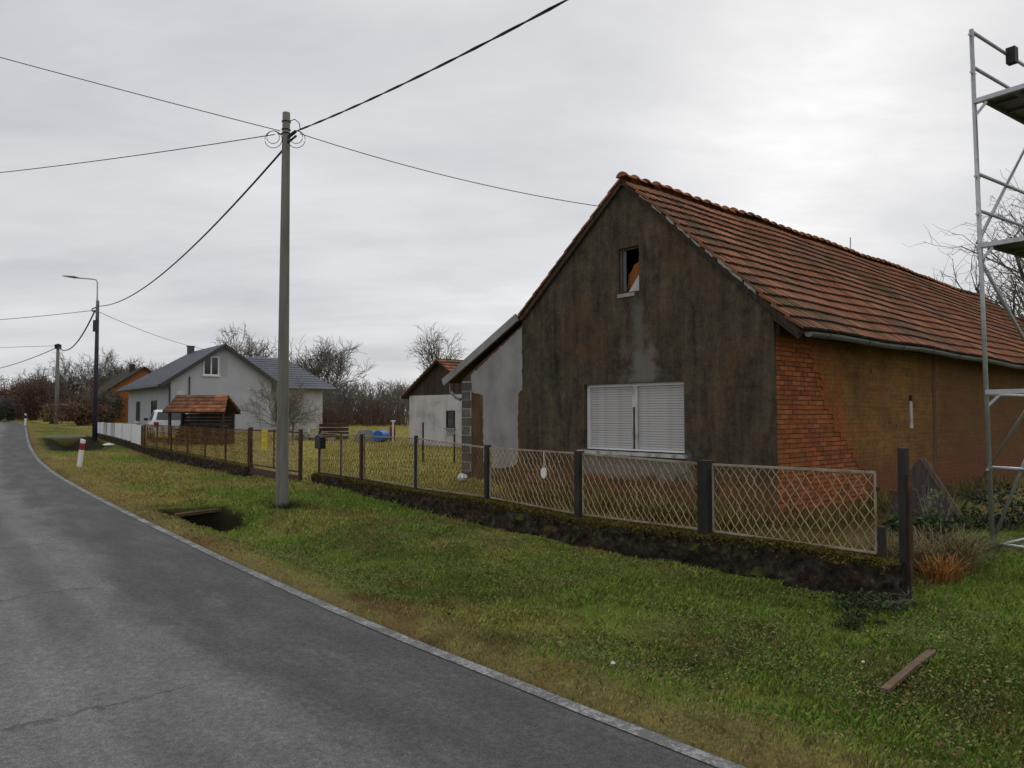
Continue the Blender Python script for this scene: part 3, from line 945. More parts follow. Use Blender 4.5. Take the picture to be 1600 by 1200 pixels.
MB().box((-4.22, -0.09, 0.815), (-1.66, 0.13, 0.878)).build('sill', MAT['dirtywhite'], win)
for x0, x1 in ((-4.037, -2.957), (-2.828, -1.782)):
    sh = MB().box((x0 + 0.001, 0.145, 0.937), (x1 - 0.001, 0.162, 2.108)).build('roller_shutter', MAT['shutter'], house)
    n = 25
    p = 1.165 / n
    sl = MB()
    prof = [(0.082, 0.0), (0.0745, 0.005), (0.073, p * 0.5), (0.0745, p - 0.006), (0.082, p - 0.002)]
    for x in (x0, x1):
        sl.add([(x, a, b_) for a, b_ in prof], [])
    for i in range(4):
        sl.add([], [])
        sl.f.append((i, i + 1, 5 + i + 1, 5 + i))
        sl.m.append(0)
    slm = sl.mesh('slat', MAT['shutter'])
    for i in range(n):
        link('slat', slm, sh, Matrix.Translation((0, 0.05 + 0.002 * math.sin(i * 2.3), 0.94 + i * p)))

# roof
deck = MB()


def rz(x, y):
    """height of the tile bed"""
    if x >= RX:
        z = RZ + SL * (x - RX)
    elif x >= XL:
        z = RZ + SLL * (x - RX)
    else:
        z = 3.74 + (3.74 - 2.40) / (XL + 8.66) * (x - XL)
    k = 1.0 if abs(x - RX) < 0.3 else 0.75
    return z + sag(y) * k


ys = np.linspace(-0.06, HL + 0.15, 40)
xs = [-8.62, XL, RX, 0.48]
top = [[(x, y, rz(x, y) - 0.03) for x in xs] for y in ys]
bot = [[(x, y, rz(x, y) - 0.085) for x in xs] for y in ys]
vv = [p for r_ in top for p in r_] + [p for r_ in bot for p in r_]
nx = 4
off = len(ys) * nx
ff = []
for j in range(len(ys) - 1):
    for i in range(nx - 1):
        a = j * nx + i
        ff.append((a, a + 1, a + nx + 1, a + nx))
        ff.append((off + a + nx, off + a + nx + 1, off + a + 1, off + a))
    a = j * nx
    ff.append((a + nx, off + a + nx, off + a, a))
    a = j * nx + nx - 1
    ff.append((a, off + a, off + a + nx, a + nx))
for i in range(nx - 1):
    ff.append((i, off + i, off + i + 1, i + 1))
    a = (len(ys) - 1) * nx + i
    ff.append((a + 1, off + a + 1, off + a, a))
deck.add(vv, ff)
roof = deck.build('roof', MAT['darkwood'], house)

TW, TL, TEXP = 0.203, 0.37, 0.302
tile_mb = MB()
prof = [(-0.003, 0.006), (0.018, 0.013), (0.04, 0.006), (0.06, 0.0), (0.12, 0.003), (0.185, 0.0), (0.2015, 0.002)]
th = 0.042
nP = len(prof)
vv = []
for yy, zt in ((0.0, 0.0), (TL, 0.0)):
    vv += [(a, yy, b_) for a, b_ in prof] + [(a, yy, b_ - th) for a, b_ in prof]
ff = []
for i in range(nP - 1):
    ff.append((i, i + 1, 2 * nP + i + 1, 2 * nP + i))
    ff.append((i, nP + i, nP + i + 1, i + 1))
ff.append((0, 2 * nP, 3 * nP, nP))
ff.append((nP - 1, 2 * nP - 1, 4 * nP - 1, 3 * nP - 1))
tile_mb.add(vv, ff)
# lower tile edges: algae, with the shadow line between rows painted into the black
MAT['tile_edge'] = mat('shadow_algae_tile_edge', [(0.35, (0.022, 0.017, 0.013)), (0.65, (0.055, 0.035, 0.024))], 5, None, 0.95, rnd=0.2)
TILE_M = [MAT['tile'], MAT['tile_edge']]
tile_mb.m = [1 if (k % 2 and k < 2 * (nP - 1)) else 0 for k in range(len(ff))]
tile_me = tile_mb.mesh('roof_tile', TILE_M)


def tile_matrix(x_low, z_low, dirx, dirz, y, rr, tilt=0.135, lift=0.056):
    """dirx, dirz: unit vector up the slope in the house x-z plane"""
    up = Vector((dirx, 0, dirz))
    across = Vector((0, 1, 0)) if dirx < 0 else Vector((0, -1, 0))
    nrm = across.cross(up).normalized()
    M_ = Matrix((across, up, nrm)).transposed().to_4x4()
    M_.translation = Vector((x_low, y if dirx < 0 else y + TW, z_low)) + nrm * lift
    return M_ @ Matrix.Rotation(-tilt + rr.uniform(-0.012, 0.012), 4, 'X') @ Matrix.Rotation(rr.uniform(-0.012, 0.012), 4, 'Z') @ Matrix.Translation((0, rr.uniform(-0.008, 0.008), rr.uniform(-0.002, 0.004)))


rt = random.Random(21)
slen = math.hypot(0.52 - RX, SL * (0.52 - RX))
ux, uz = -(0.52 - RX) / slen, -SL * (0.52 - RX) / slen
rows = int(slen / TEXP)
cols = int((HL + 0.22) / TW)
far_m = []
nt_ = 0
for c in range(cols):
    y = -0.10 + c * TW
    for r_ in range(rows):
        x = 0.52 + ux * TEXP * r_
        M_ = tile_matrix(x, rz(x, y), ux, uz, y, rt)
        if nt_ < 300:
            link('roof_tile', tile_me, roof, M_)
            nt_ += 1
        else:
            far_m.append(M_)
lm = []
for (xa, xb) in ((XL - 0.02, RX), (-8.66, XL + 0.12)):
    za, zb = rz(xa, 2), rz(xb, 2)
    L_ = math.hypot(xb - xa, zb - za)
    n = int(L_ / TEXP)
    for c in range(cols):
        y = -0.10 + c * TW
        for r_ in range(n):
            t = r_ * TEXP / L_
            x = xa + (xb - xa) * t
            lm.append(tile_matrix(x, rz(x, y), (xb - xa) / L_, (zb - za) / L_, y, rt, 0.06, 0.036))
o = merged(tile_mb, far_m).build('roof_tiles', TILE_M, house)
tag(o, kind='stuff')
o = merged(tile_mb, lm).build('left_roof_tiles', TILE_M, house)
tag(o, kind='stuff')
rg = MB()
for k, (yy, sc) in enumerate(((0.0, 1.22), (0.07, 1.2), (0.08, 0.98), (0.40, 0.86))):
    rg.add([(0.115 * sc * math.sin(a), yy, 0.115 * sc * math.cos(a) - 0.06) for a in np.linspace(-1.25, 1.25, 7)], [])
for k in range(3):
    for i in range(6):
        a = k * 7 + i
        rg.f.append((a, a + 1, a + 8, a + 7))
        rg.m.append(0)
rg.f.append(tuple(range(6, -1, -1)))
rg.m.append(0)
rgm = rg.mesh('ridge_tile', MAT['tile'])
y = -0.09
while y < HL:
    link('ridge_tile', rgm, roof, Matrix.Translation((RX + rt.uniform(-0.012, 0.012), y, RZ + sag(y) + 0.03 + rt.uniform(-0.008, 0.012))) @ Matrix.Rotation(rt.uniform(-0.03, 0.03), 4, 'X') @ Matrix.Rotation(rt.uniform(-0.03, 0.03), 4, 'Z'))
    y += 0.345
MB().tube([(RX, 9.6, RZ - 0.1), (RX + 0.01, 9.6, RZ + 0.36)], 0.012, 6).build('roof_rod', MAT['wire'], house)
# verge: timber under the tiles with broken mortar pieces
vb = MB()
vb.bar((RX + 0.03, -0.045, RZ - 0.10), (0.46, -0.045, rz(0.46, 0) - 0.10), 0.055, 0.09)
vb.build('verge_board', MAT['darkwood'], house)
vb = MB()
vb.bar((RX - 0.03, -0.045, RZ - 0.10), (XL + 0.02, -0.045, rz(XL, 0) - 0.10), 0.055, 0.09)
vb.build('verge_board', MAT['darkwood'], house)
vb = MB()
vb.bar((XL - 0.06, -0.10, rz(XL, 0) - 0.05), (-8.66, -0.10, rz(-8.66, 0) - 0.05), 0.05, 0.17)
vb.build('extension_fascia', MAT['greypatch'], house)
rv = random.Random(4)
for t, ln in ((0.13, 0.12), (0.21, 0.2), (0.30, 0.16), (0.37, 0.25), (0.45, 0.18), (0.53, 0.14), (0.60, 0.28), (0.665, 0.22), (0.74, 0.2)):
    x = RX + (0.46 - RX) * t
    x2 = x + ln
    w_ = rv.uniform(0.03, 0.06)
    MB().extrude(jag_poly([(x, rz(x, 0) - 0.055), (x2, rz(x2, 0) - 0.055), (x2, rz(x2, 0) - 0.055 + w_), (x, rz(x, 0) - 0.055 + w_)], 0.05, 0.012, int(t * 100)), [], lambda a, b_, c: (a, -0.108 + c, b_), 0.04).build('verge_mortar', MAT['mortar'], house)
# gutter along the eave
gy = np.linspace(0.02, HL + 0.1, 24)
gt = MB()
ga = np.linspace(math.pi, 2 * math.pi, 8)
for rad in (0.075, 0.068):
    for y in gy:
        gt.add([(0.565 + rad * math.cos(a), y, rz(0.5, y) - 0.055 + rad * math.sin(a)) for a in ga], [])
n8 = len(gy) * 8
for j in range(len(gy) - 1):
    for i in range(7):
        a = j * 8 + i
        gt.f.append((a, a + 1, a + 9, a + 8))
        gt.f.append((n8 + a + 8, n8 + a + 9, n8 + a + 1, n8 + a))
    for i in (0, 7):
        a = j * 8 + i
        gt.f.append((a, a + 8, n8 + a + 8, n8 + a) if i == 0 else (a + 8, a, n8 + a, n8 + a + 8))
gt.f.append(tuple(range(8)))
gt.m = [0] * len(gt.f)
gut = gt.build('gutter', MAT['gutter'], house)
for k in range(14):
    y = 0.6 + k * 1.45
    MB().tube([(0.565 + 0.082 * math.cos(a), y, rz(0.5, y) - 0.055 + 0.082 * math.sin(a)) for a in np.linspace(math.pi * 0.98, 2.02 * math.pi, 8)], 0.010, 4).build('gutter_bracket', MAT['gutter'], gut)
MB().box((-0.02, 0.07, 2.86), (0.05, HL, 3.10)).build('eave_shade_beam', MAT['darkwood'], house)  # dark beam; the shade band under the eave is put into its colour
MB().bar((0.02, -0.02, 3.16), (0.46, -0.02, 2.80), 0.05, 0.12).build('eave_bracket', MAT['darkwood'], house)
# rainwater pipe stub at the left corner
MB().tube([(-8.62, 0.1, 2.34), (-8.60, 0.08, 2.12), (-8.32, 0.02, 1.98), (-8.1, 0.0, 1.93)], 0.035, 7).build('rain_spout', MAT['gutter'], house)

# lower farm building behind, in line with the house
ob = empty('outbuilding', house.matrix_basis @ Vector((0, HL + 2.2, 0)), HA, 'low brown outbuilding with old tile roof behind the far end of the long house', 'outbuilding')
MB().box((-6.4, 0, -0.2), (1.2, 9, 3.3)).build('wall', MAT['ochre'], ob)
orf = MB()
for sgn in (1, -1):
    xa, xb = (-2.6, 1.8) if sgn > 0 else (-2.6, -7.0)
    orf.add([(xa, -0.3, 5.35), (xb, -0.3, 3.0), (xb, 9.3, 3.0), (xa, 9.3, 5.35), (xa, -0.3, 5.25), (xb, -0.3, 2.9), (xb, 9.3, 2.9), (xa, 9.3, 5.25)],
            [(0, 1, 2, 3), (7, 6, 5, 4), (0, 4, 5, 1), (1, 5, 6, 2), (2, 6, 7, 3)])
orf.build('roof', MAT['oldroof'], ob)
MB().extrude([(-6.4, 3.3), (1.2, 3.3), (-2.6, 5.24)], [], lambda a, b_, c: (a, 0.01 + c, b_), 0.2).build('gable', MAT['darkwood'], ob)


# ------------------------------------------------------------------ fences along the verge (local x towards the camera, y into the yards)
FA = math.atan2(-DV[1], -DV[0])
FW = 6.55


def fence_origin(s):
    p = s * DV + FW * NV
    return (p[0], p[1], 0)


def lattice(x0, x1, z0, z1, cw, ch, r_, sides=4):
    """expanded metal: zigzag strands meeting at the diamond tips"""
    m_ = MB()
    nc = max(2, int(round((x1 - x0) / cw)))
    nr = max(2, int(round((z1 - z0) / ch)))
    cw, ch = (x1 - x0) / nc, (z1 - z0) / nr
    for c in range(nc):
        for sgn in (1, -1):
            pts = []
            for k in range(2 * nr + 1):
                d_ = cw * 0.5 * (1 if k % 2 else 0)
                xm = x0 + (c + 0.5) * cw + 0.006 * math.sin(c * 2.1 + k * 0.9) * (0 < k < 2 * nr)
                pts.append((xm + sgn * (cw * 0.5 - d_) * 0.97 + sgn * 0.002, 0.004 * sgn + 0.02 * math.sin(c * 0.5 + k * 0.23 + x1), z0 + k * ch / 2))
            m_.tube(pts, r_, 3, caps=False)
    return m_


def base_wall(length, ztop, zbot, thick=0.2, seed=0, rough=0.02):
    n = int(length / 0.06) + 1
    xs_ = np.linspace(0, length, n)
    zt = np.interp(xs_, *ztop)
    zb = np.interp(xs_, *zbot)
    rows_ = 11
    ring = []
    for i in range(n):
        loop = []
        for k in range(rows_ + 1):
            loop.append((xs_[i], -thick / 2, zb[i] + (zt[i] - zb[i]) * k / rows_))
        for yy in (-thick / 6, thick / 6):
            loop.append((xs_[i], yy, zt[i]))
        for k in range(rows_, -1, -1):
            loop.append((xs_[i], thick / 2, zb[i] + (zt[i] - zb[i]) * k / rows_))
        ring.append(loop)
    m = len(ring[0])
    r_ = np.random.default_rng(seed)
    P_ = np.array(ring)
    P_[:, :, 1] += (fbm(P_[:, :, 0] * 5 + 40, P_[:, :, 2] * 7 + 9, seed, 3) - 0.5) * rough * 3
    P_[:, :, 1] += (fbm(P_[:, :, 0] * 14 + 4, P_[:, :, 2] * 17 + 2, seed + 7, 2) - 0.5) * rough * 1.6
    P_[:, rows_:rows_ + 4, 2] += (fbm(P_[:, rows_:rows_ + 4, 0] * 4 + 3, P_[:, rows_:rows_ + 4, 1] * 6 + 5, seed + 3, 3) - 0.5) * rough * 2.4
    mb = MB()
    fs = []
    for i in range(n - 1):
        for k in range(m - 1):
            fs.append((i * m + k, (i + 1) * m + k, (i + 1) * m + k + 1, i * m + k + 1))
    fs.append(tuple(range(m)))
    fs.append(tuple((n - 1) * m + k for k in reversed(range(m))))
    mb.add(P_.reshape(-1, 3), fs)
    return mb


def fence(s0, s1, posts, ztop, zrail, material, label, cell, wire, seed, post_w):
    root = empty('mesh_fence', fence_origin(s1), FA, label, 'fence')
    L_ = s1 - s0
    zt = ([s1 - a for a, b_ in ztop][::-1], [b_ for a, b_ in ztop][::-1])
    if zt[0][0] > zt[0][-1]:
        zt = (zt[0][::-1], zt[1][::-1])
    zb = (zt[0], [-0.55] * len(zt[0]))
    base_wall(L_, zt, zb, 0.24, seed, 0.03).build('base_wall', MAT['basewall'], root, smooth=False)

    def wt_(s):
        return float(np.interp(s1 - s, *zt))
    ps = sorted(posts, key=lambda q_: -q_[0])
    for s, w_, hgt, mt in ps:
        x = s1 - s
        MB().box((x - w_ / 2, -w_ / 2, wt_(s) - 0.25), (x + w_ / 2, w_ / 2, hgt)).build('post', MAT[mt], root)
    for (sa, wa, ha, _), (sb, wb, hb_, _) in zip(ps[:-1], ps[1:]):
        xa, xb = s1 - sa + wa / 2 + 0.035, s1 - sb - wb / 2 - 0.035
        za, zb_ = zrail(sa), zrail(sb)
        ba, bb = wt_(sa) + 0.05, wt_(sb) + 0.05
        lat = lattice(xa, xb, 0, 1, cell[0], cell[1] / max(0.3, (za - ba)), wire * (0.6 if material is MAT['mesh'] and sa > 9.5 else 1))
        # shear the unit-height lattice to the panel's own top and bottom edges
        lat.v = [(x, y, (ba + (bb - ba) * (x - xa) / (xb - xa)) * (1 - z_) + (za + (zb_ - za) * (x - xa) / (xb - xa)) * z_) for x, y, z_ in lat.v]
        pn = lat.build('mesh_panel', MAT['meshrust'] if sa > 9.5 else material, root)
        f_ = MB()
        f_.bar((xa - 0.008, 0, za), (xb + 0.008, 0, zb_), 0.022, 0.022)
        f_.bar((xa - 0.008, 0, ba), (xb + 0.008, 0, bb), 0.018, 0.018)
        f_.bar((xa - 0.008, 0, ba + 0.01), (xa - 0.008, 0, za - 0.012), 0.016, 0.016)
        f_.bar((xb + 0.008, 0, bb + 0.01), (xb + 0.008, 0, zb_ - 0.012), 0.016, 0.016)
        f_.build('frame', MAT['wiretan'] if material is MAT['mesh'] else MAT['rusty'], pn)
        for zz_ in (0.2, 0.8):
            f2 = MB()
            zl = ba + (za - ba) * zz_
            f2.box((xa - 0.045, -0.012, zl - 0.015), (xa - 0.018, 0.012, zl + 0.015))
            zl = bb + (zb_ - bb) * zz_
            f2.box((xb + 0.018, -0.012, zl - 0.015), (xb + 0.045, 0.012, zl + 0.015))
            f2.build('hinge_lug', MAT['rusty'], pn)
    return root


MAT['wiretan'] = mat('pale_rusted_rail', [(0.3, (0.16, 0.10, 0.06)), (0.5, (0.30, 0.25, 0.19)), (0.75, (0.40, 0.37, 0.32))], 4, None, 0.7)
near_posts = [(15.38, 0.05, 1.22, 'rusty'), (14.3, 0.03, 1.20, 'rusty'), (13.36, 0.075, 1.20, 'rusty'), (11.30, 0.05, 1.22, 'darkpost'), (9.19, 0.075, 1.13, 'darkpost'), (7.18, 0.09, 1.12, 'darkpost'), (5.18, 0.13, 1.10, 'darkpost'), (3.30, 0.05, 0.62, 'darkpost')]
near_top = [(3.12, 0.33), (4.2, 0.36), (5.2, 0.31), (7.2, 0.27), (9.2, 0.31), (11.2, 0.29), (13.4, 0.31), (15.5, 0.31)]
fence(3.12, 15.5, near_posts, near_top, lambda s: float(np.interp(s, [3.2, 5.2, 7.2, 9.2, 11.2, 13.4, 15.4], [1.085, 1.06, 1.09, 1.09, 1.17, 1.17, 1.18])), MAT['mesh'],
      'tan diamond mesh fence on a mossy dark concrete base in front of the gable', (0.10, 0.15), 0.0062, 3, 0.08)
far_posts = [(19.94, 0.07, 1.22, 'rusty')] + [(s, 0.045, 1.18, 'rusty') for s in (21.98, 24.02, 26.01, 28.2, 30.3)] + [(32.47, 0.07, 1.15, 'darkpost')]
far_top = [(19.8, 0.21), (24, 0.25), (28, 0.30), (32.6, 0.31)]
fence(19.84, 32.55, far_posts, far_top, lambda s: 1.16, MAT['meshrust'],
      'rust orange mesh fence with thin dark posts between driveway gate and white panel fence', (0.112, 0.165), 0.0052, 8, 0.05)

# tall dark corner post at the near end
gp = empty('gate_post', W(3.13, 6.6), FA, 'tall dark post standing at the near end of the mesh fence', 'post')
MB().box((-0.032, -0.035, -0.4), (0.032, 0.035, 1.27)).build('shaft', MAT['darkpost'], gp)
MB().box((0.034, -0.02, 0.1), (0.056, 0.03, 1.05)).build('rusty_angle', MAT['rusty'], gp)
MB().box((-0.12, -0.012, 0.86), (-0.033, 0.012, 0.90)).build('hinge', MAT['rusty'], gp)

# driveway gate
gt_s1 = 19.8
ga_ = empty('driveway_gate', fence_origin(gt_s1), FA, 'wide rusty mesh driveway gate beside the grey concrete pole', 'gate')
gl = gt_s1 - 16.45
fm = MB()
for z in (0.28, 1.17):
    fm.bar((0.06, 0, z), (gl - 0.06, 0, z), 0.035, 0.035)
for x in (0.06, gl / 2, gl - 0.06):
    fm.bar((x, 0, 0.26), (x, 0, 1.19), 0.035, 0.035)
fm.build('frame', MAT['rusty'], ga_)
for x0, x1 in ((0.09, gl / 2 - 0.03), (gl / 2 + 0.03, gl - 0.09)):
    lattice(x0, x1, 0.30, 1.15, 0.112, 0.135, 0.005).build('mesh_panel', MAT['mesh'], ga_)
for x in (0.0, gl):
    MB().box((x - 0.035, -0.035, -0.3), (x + 0.035, 0.035, 1.24)).build('post', MAT['rusty'], ga_)
MB().box((0.05, -0.03, 0.03), (gl - 0.05, 0.02, 0.2)).build('bottom_board', mat('red_brown_board', [(0.3, (0.06, 0.028, 0.024)), (0.7, (0.11, 0.055, 0.045))], 6, (0.5, 1, 3), 0.9), ga_)

ys_ = empty('yellow_sign', fence_origin(18.66), FA, 'bright yellow rectangular notice hanging on the driveway gate', 'sign')
MB().box((-0.21, -0.052, 0.70), (0.21, -0.040, 1.21)).build('panel', MAT['yellow'], ys_)
pr = MB()
for k, (z, w_) in enumerate(((1.10, 0.30), (1.02, 0.24), (0.86, 0.30), (0.80, 0.2))):
    pr.box((-w_ / 2, -0.0545, z), (w_ / 2, -0.0525, z + 0.026))
pr.build('faded_print', mat('faded_print', [(0, (0.40, 0.27, 0.015))], rough=0.7), ys_)
for x in (-0.17, 0.17):
    MB().tube([(x, -0.046, 1.2), (x, -0.02, 1.21), (x, 0.0, 1.185)], 0.005, 4).build('wire_tie', MAT['wire'], ys_)

mbx = empty('mailbox', fence_origin(15.25), FA, 'black metal mailbox fixed to the first post beyond the gate gap', 'mailbox')
MB().extrude([(-0.02, 0.86), (0.26, 0.86), (0.26, 1.10), (0.12, 1.16), (-0.02, 1.10)], [], lambda a, b_, c: (a, -0.16 + c, b_), 0.12).build('box', MAT['black'], mbx)
MB().box((0.02, -0.166, 1.05), (0.22, -0.161, 1.075)).build('slot_flap', MAT['wire'], mbx)

# white panel fence further along
wp = empty('panel_fence', fence_origin(43.3), FA, 'low white panel fence behind the lamp pole, on a dark concrete base', 'fence')
x = 0.05
rw = random.Random(3)
xs_list = []
while x < 43.3 - 32.7 - 0.2:
    w_ = 0.88 + rw.uniform(-0.05, 0.05)
    xs_list.append((x, min(x + w_, 43.3 - 32.75)))
    x += w_ + 0.07
base_wall(43.3 - 32.6, ([0, 5, 10.7], [0.60, 0.50, 0.34]), ([0, 10.7], [-0.4, -0.5]), 0.2, 12).build('base_wall', MAT['basewall'], wp)
for k, (x0, x1) in enumerate(xs_list):
    zb_ = float(np.interp((x0 + x1) / 2, [0, 5, 10.7], [0.63, 0.53, 0.38]))
    grey = k in (2, 4)
    MB().box((x0, -0.045 + 0.01 * (k % 2), zb_ - (0.12 if k > 8 else 0.0)), (x1, 0.0 + 0.01 * (k % 2), 1.14 + rw.uniform(-0.02, 0.03))).build('panel', MAT['whitewash'] if grey else MAT['white'], wp)
    MB().box((x1 + 0.012, -0.03, zb_ - 0.2), (x1 + 0.058, 0.03, 1.12)).build('post', MAT['rusty'], wp)

# white ornament wired to the mesh
wo_ = empty('white_tag', fence_origin(7.86), FA, 'white oval tag hanging on a pale string from the mesh fence', 'tag')
MB().extrude([(0.055 * math.cos(a), 0.80 + 0.075 * math.sin(a)) for a in np.linspace(0, 2 * math.pi, 17)[:-1]], [], lambda a, b_, c: (a, -0.03 + c, b_), 0.018).build('oval_disc', MAT['white'], wo_)
MB().tube([(0, -0.02, 0.87), (0.012, -0.025, 0.96), (0.0, -0.02, 1.04), (-0.01, -0.012, 1.085)], 0.009, 5).build('string', MAT['dirtywhite'], wo_)

# ------------------------------------------------------------------ poles, lamp and cables
pole = empty('utility_pole', W(12.66, 4.72, 0), 0, 'tall grey concrete utility pole standing on the verge near the gate', 'utility pole')
px_, py_, pz_ = pole.location
n = 12
MB().tube([(0, 0, -0.6 + (7.42) * k / n) for k in range(n + 1)], [0.112 - 0.048 * k / n for k in range(n + 1)], 14).build('shaft', MAT['pole'], pole, smooth=True)
for z in (6.45, 6.52, 6.66):
    MB().tube([(0.075 * math.cos(a), 0.075 * math.sin(a), z) for a in np.linspace(0, 2 * math.pi, 13)], 0.008, 5, caps=False).build('strap', MAT['black'], pole)
for sx in (-1, 1):
    for k, (rr_, cz) in enumerate(((0.15, 6.33), (0.11, 6.36))):
        MB().tube([(sx * (0.20 + rr_ * math.cos(a)), -0.06 - 0.02 * k, cz + rr_ * math.sin(a)) for a in np.linspace(0, 2 * math.pi * 0.97, 18)], 0.006, 5).build('cable_loop', MAT['wire'], pole)
MB().tube([(0.06, -0.03, 6.66), (0.16, -0.04, 6.69), (0.24, -0.05, 6.62), (0.26, -0.05, 6.50)], 0.008, 5).build('cable_tail', MAT['black'], pole)
MB().tube([(-0.06, 0, 6.44), (-0.14, -0.02, 6.45)], 0.014, 5).build('hook', MAT['black'], pole)
MB().tube([(0.05, -0.03, 6.38), (0.2, -0.12, 6.45)], 0.03, 6).build('tension_clamp', MAT['black'], pole)
MB().tube([(0.05, -0.05, 6.28), (0.22, -0.15, 6.36)], 0.02, 6).build('tension_clamp', MAT['black'], pole)

lp = empty('lamp_pole', (-19.85, 36.0, gz(-19.85, 36.0)), 0, 'dark utility pole carrying a slim street lamp arm, in front of the white fence', 'lamp pole')
zl = lp.location.z
MB().tube([(0, 0, -0.4), (0, 0, 4.1), (0, 0, 7.0 - zl)], [0.12, 0.095, 0.075], 10).build('shaft', MAT['steel_pole'], lp, smooth=True)
zt_ = 7.0 - zl
MB().tube([(0.02, -0.08, zt_ - 0.9), (0.01, -0.06, zt_ + 0.3), (0.0, -0.05, zt_ + 0.88), (-0.05, -0.06, zt_ + 0.98), (-0.2, -0.08, zt_ + 1.02), (-0.9, -0.2, zt_ + 1.06)], [0.035] * 3 + [0.03] * 3, 7).build('lamp_arm', MAT['galv'], lp, smooth=True)
MB().extrude([(-0.85, -0.02), (-1.05, -0.055), (-1.5, -0.03), (-1.52, 0.0), (-1.0, 0.05), (-0.85, 0.03)], [], lambda a, b_, c: (a, -0.28 + c - 0.13 * (a + 0.85) * -1, zt_ + 1.07 + b_ + (-a - 0.85) * 0.12), 0.16).build('lamp_head', MAT['gutter'], lp)
MB().box((-0.13, -0.14, zt_ - 1.5), (0.13, -0.07, zt_ - 0.95)).build('junction_box', MAT['steel_pole'], lp)
MB().tube([(-0.06, 0, zt_ - 0.32), (-0.25, -0.03, zt_ - 0.40), (-0.24, -0.03, zt_ - 0.5), (-0.07, 0, zt_ - 0.55)], 0.03, 5).build('bracket', MAT['black'], lp)

p3 = empty('utility_pole', (-35.2, 58.4, gz(-35.2, 58.4)), 0, 'distant grey concrete pole beside the road bend, before the bare trees', 'utility pole')
MB().tube([(0, 0, -0.4), (0, 0, 7.0 - p3.location.z)], [0.16, 0.11], 9).build('shaft', MAT['pole'], p3, smooth=True)
MB().box((-0.2, -0.12, 6.6 - p3.location.z), (0.2, 0.12, 6.95 - p3.location.z)).build('pole_head', MAT['black'], p3)


def cable(a, b_, sagm, r_, label, mt='wire', n=28, name='cable', twist=False):
    a, b_ = Vector(a), Vector(b_)
    pts = []
    for k in range(n + 1):
        t = k / n
        p = a.lerp(b_, t)
        p.z -= 4 * sagm * t * (1 - t)
        pts.append(p)
    m_ = MB()
    if twist:
        for ph in (0, math.pi):
            m_.tube([p + Vector((math.cos(i * 1.3 + ph), 0, math.sin(i * 1.3 + ph))) * r_ * 0.9 for i, p in enumerate(pts)], r_, 5)
    else:
        m_.tube(pts, r_, 5)
    o = m_.build(name, MAT[mt], None, smooth=True)
    return tag(o, label, 'cable')


PB = Vector((px_, py_, 0))
pn = (px_ + 32 * 0.6062 - 0.3, py_ - 32 * 0.7953)
cable((px_ + 0.2, py_ - 0.12, 6.45), (pn[0], pn[1], 6.5), 1.27, 0.0095, 'thick black twisted cable running from the grey pole up over the camera', 'cable', 120, twist=True)
cable((px_ + 0.02, py_ - 0.02, 6.24), (-19.75, 35.9, 6.72), 0.7, 0.019, 'thick dark cable sagging from the grey pole to the lamp pole', 'cable', 40)
cable((px_ - 0.1, py_, 6.50), (-18.0, 11.3, 10.0), 0.1, 0.0075, 'upper thin cable from the grey pole to the left edge')
cable((px_ - 0.2, py_, 6.44), (-24.0, 21.7, 8.1), 0.3, 0.0085, 'lower thin cable from the grey pole to the left edge')
roofpt = house.matrix_basis @ Vector((-3.52, 0.0, 5.62))
cable((px_ + 0.25, py_ - 0.03, 6.44), roofpt, 0.13, 0.0075, 'thin cable from the grey pole to the dark gable of the old house')
cable((-19.95, 35.95, 6.5), (-35.2, 58.4, 6.75), 0.9, 0.035, 'dark cable sagging between the lamp pole and the distant pole', 'cable')
cable((-19.9, 36, 6.55), (-48, 46, 7.2), 0.5, 0.014, 'faint cable from the lamp pole to the left edge')
cable((-19.75, 36, 6.45), (-19.2, 47.6, 5.6), 0.2, 0.012, 'thin cable from the lamp pole down to the grey house roof')
cable((-35.3, 58.4, 6.7), (-66, 84, 6.6), 1.2, 0.03, 'dark cable leaving the distant pole above the bare trees', 'cable')
cable((-35.3, 58.4, 6.85), (-75, 64, 7.6), 0.4, 0.016, 'faint thin cable from the distant pole to the left edge')

# ------------------------------------------------------------------ scaffold tower at the right
L0 = Vector((5.318, 8.42, 0))
SA = math.atan2(0.58287, 0.81256)
sc = empty('scaffold_tower', (L0.x, L0.y, gz(L0.x, L0.y)), SA, 'galvanised steel scaffold tower with two platforms at the right edge', 'scaffold')
zs = sc.location.z
LX, LY = 2.07, -0.73       # local x away along the house, y negative towards the road


def sz(z):
    return z - zs


for k, (x, y) in enumerate(((0, 0), (LX, 0), (0, LY), (LX, LY))):
    s_ = MB()
    s_.tube([(x - 0.045 * 0, y, 0.10), (x - 0.10, y + 0.05, sz(5.95))] if True else [], 0.0242, 10)
    o = s_.build('standard', MAT['galv'], sc, smooth=True)
    MB().tube([(x, y, 0.0), (x, y, 0.25)], 0.019, 8).build('base_jack', MAT['galv'], o)
    MB().box((x - 0.075, y - 0.075, -0.01), (x + 0.075, y + 0.075, 0.006)).build('base_plate', MAT['galv'], o)


def lean(z):
    return -0.10 * (z - zs - 0.1) / 5.75, 0.05 * (z - zs - 0.1) / 5.75


def spt(x, y, z):
    a, b_ = lean(z)
    return (x + a, y + b_, sz(z))


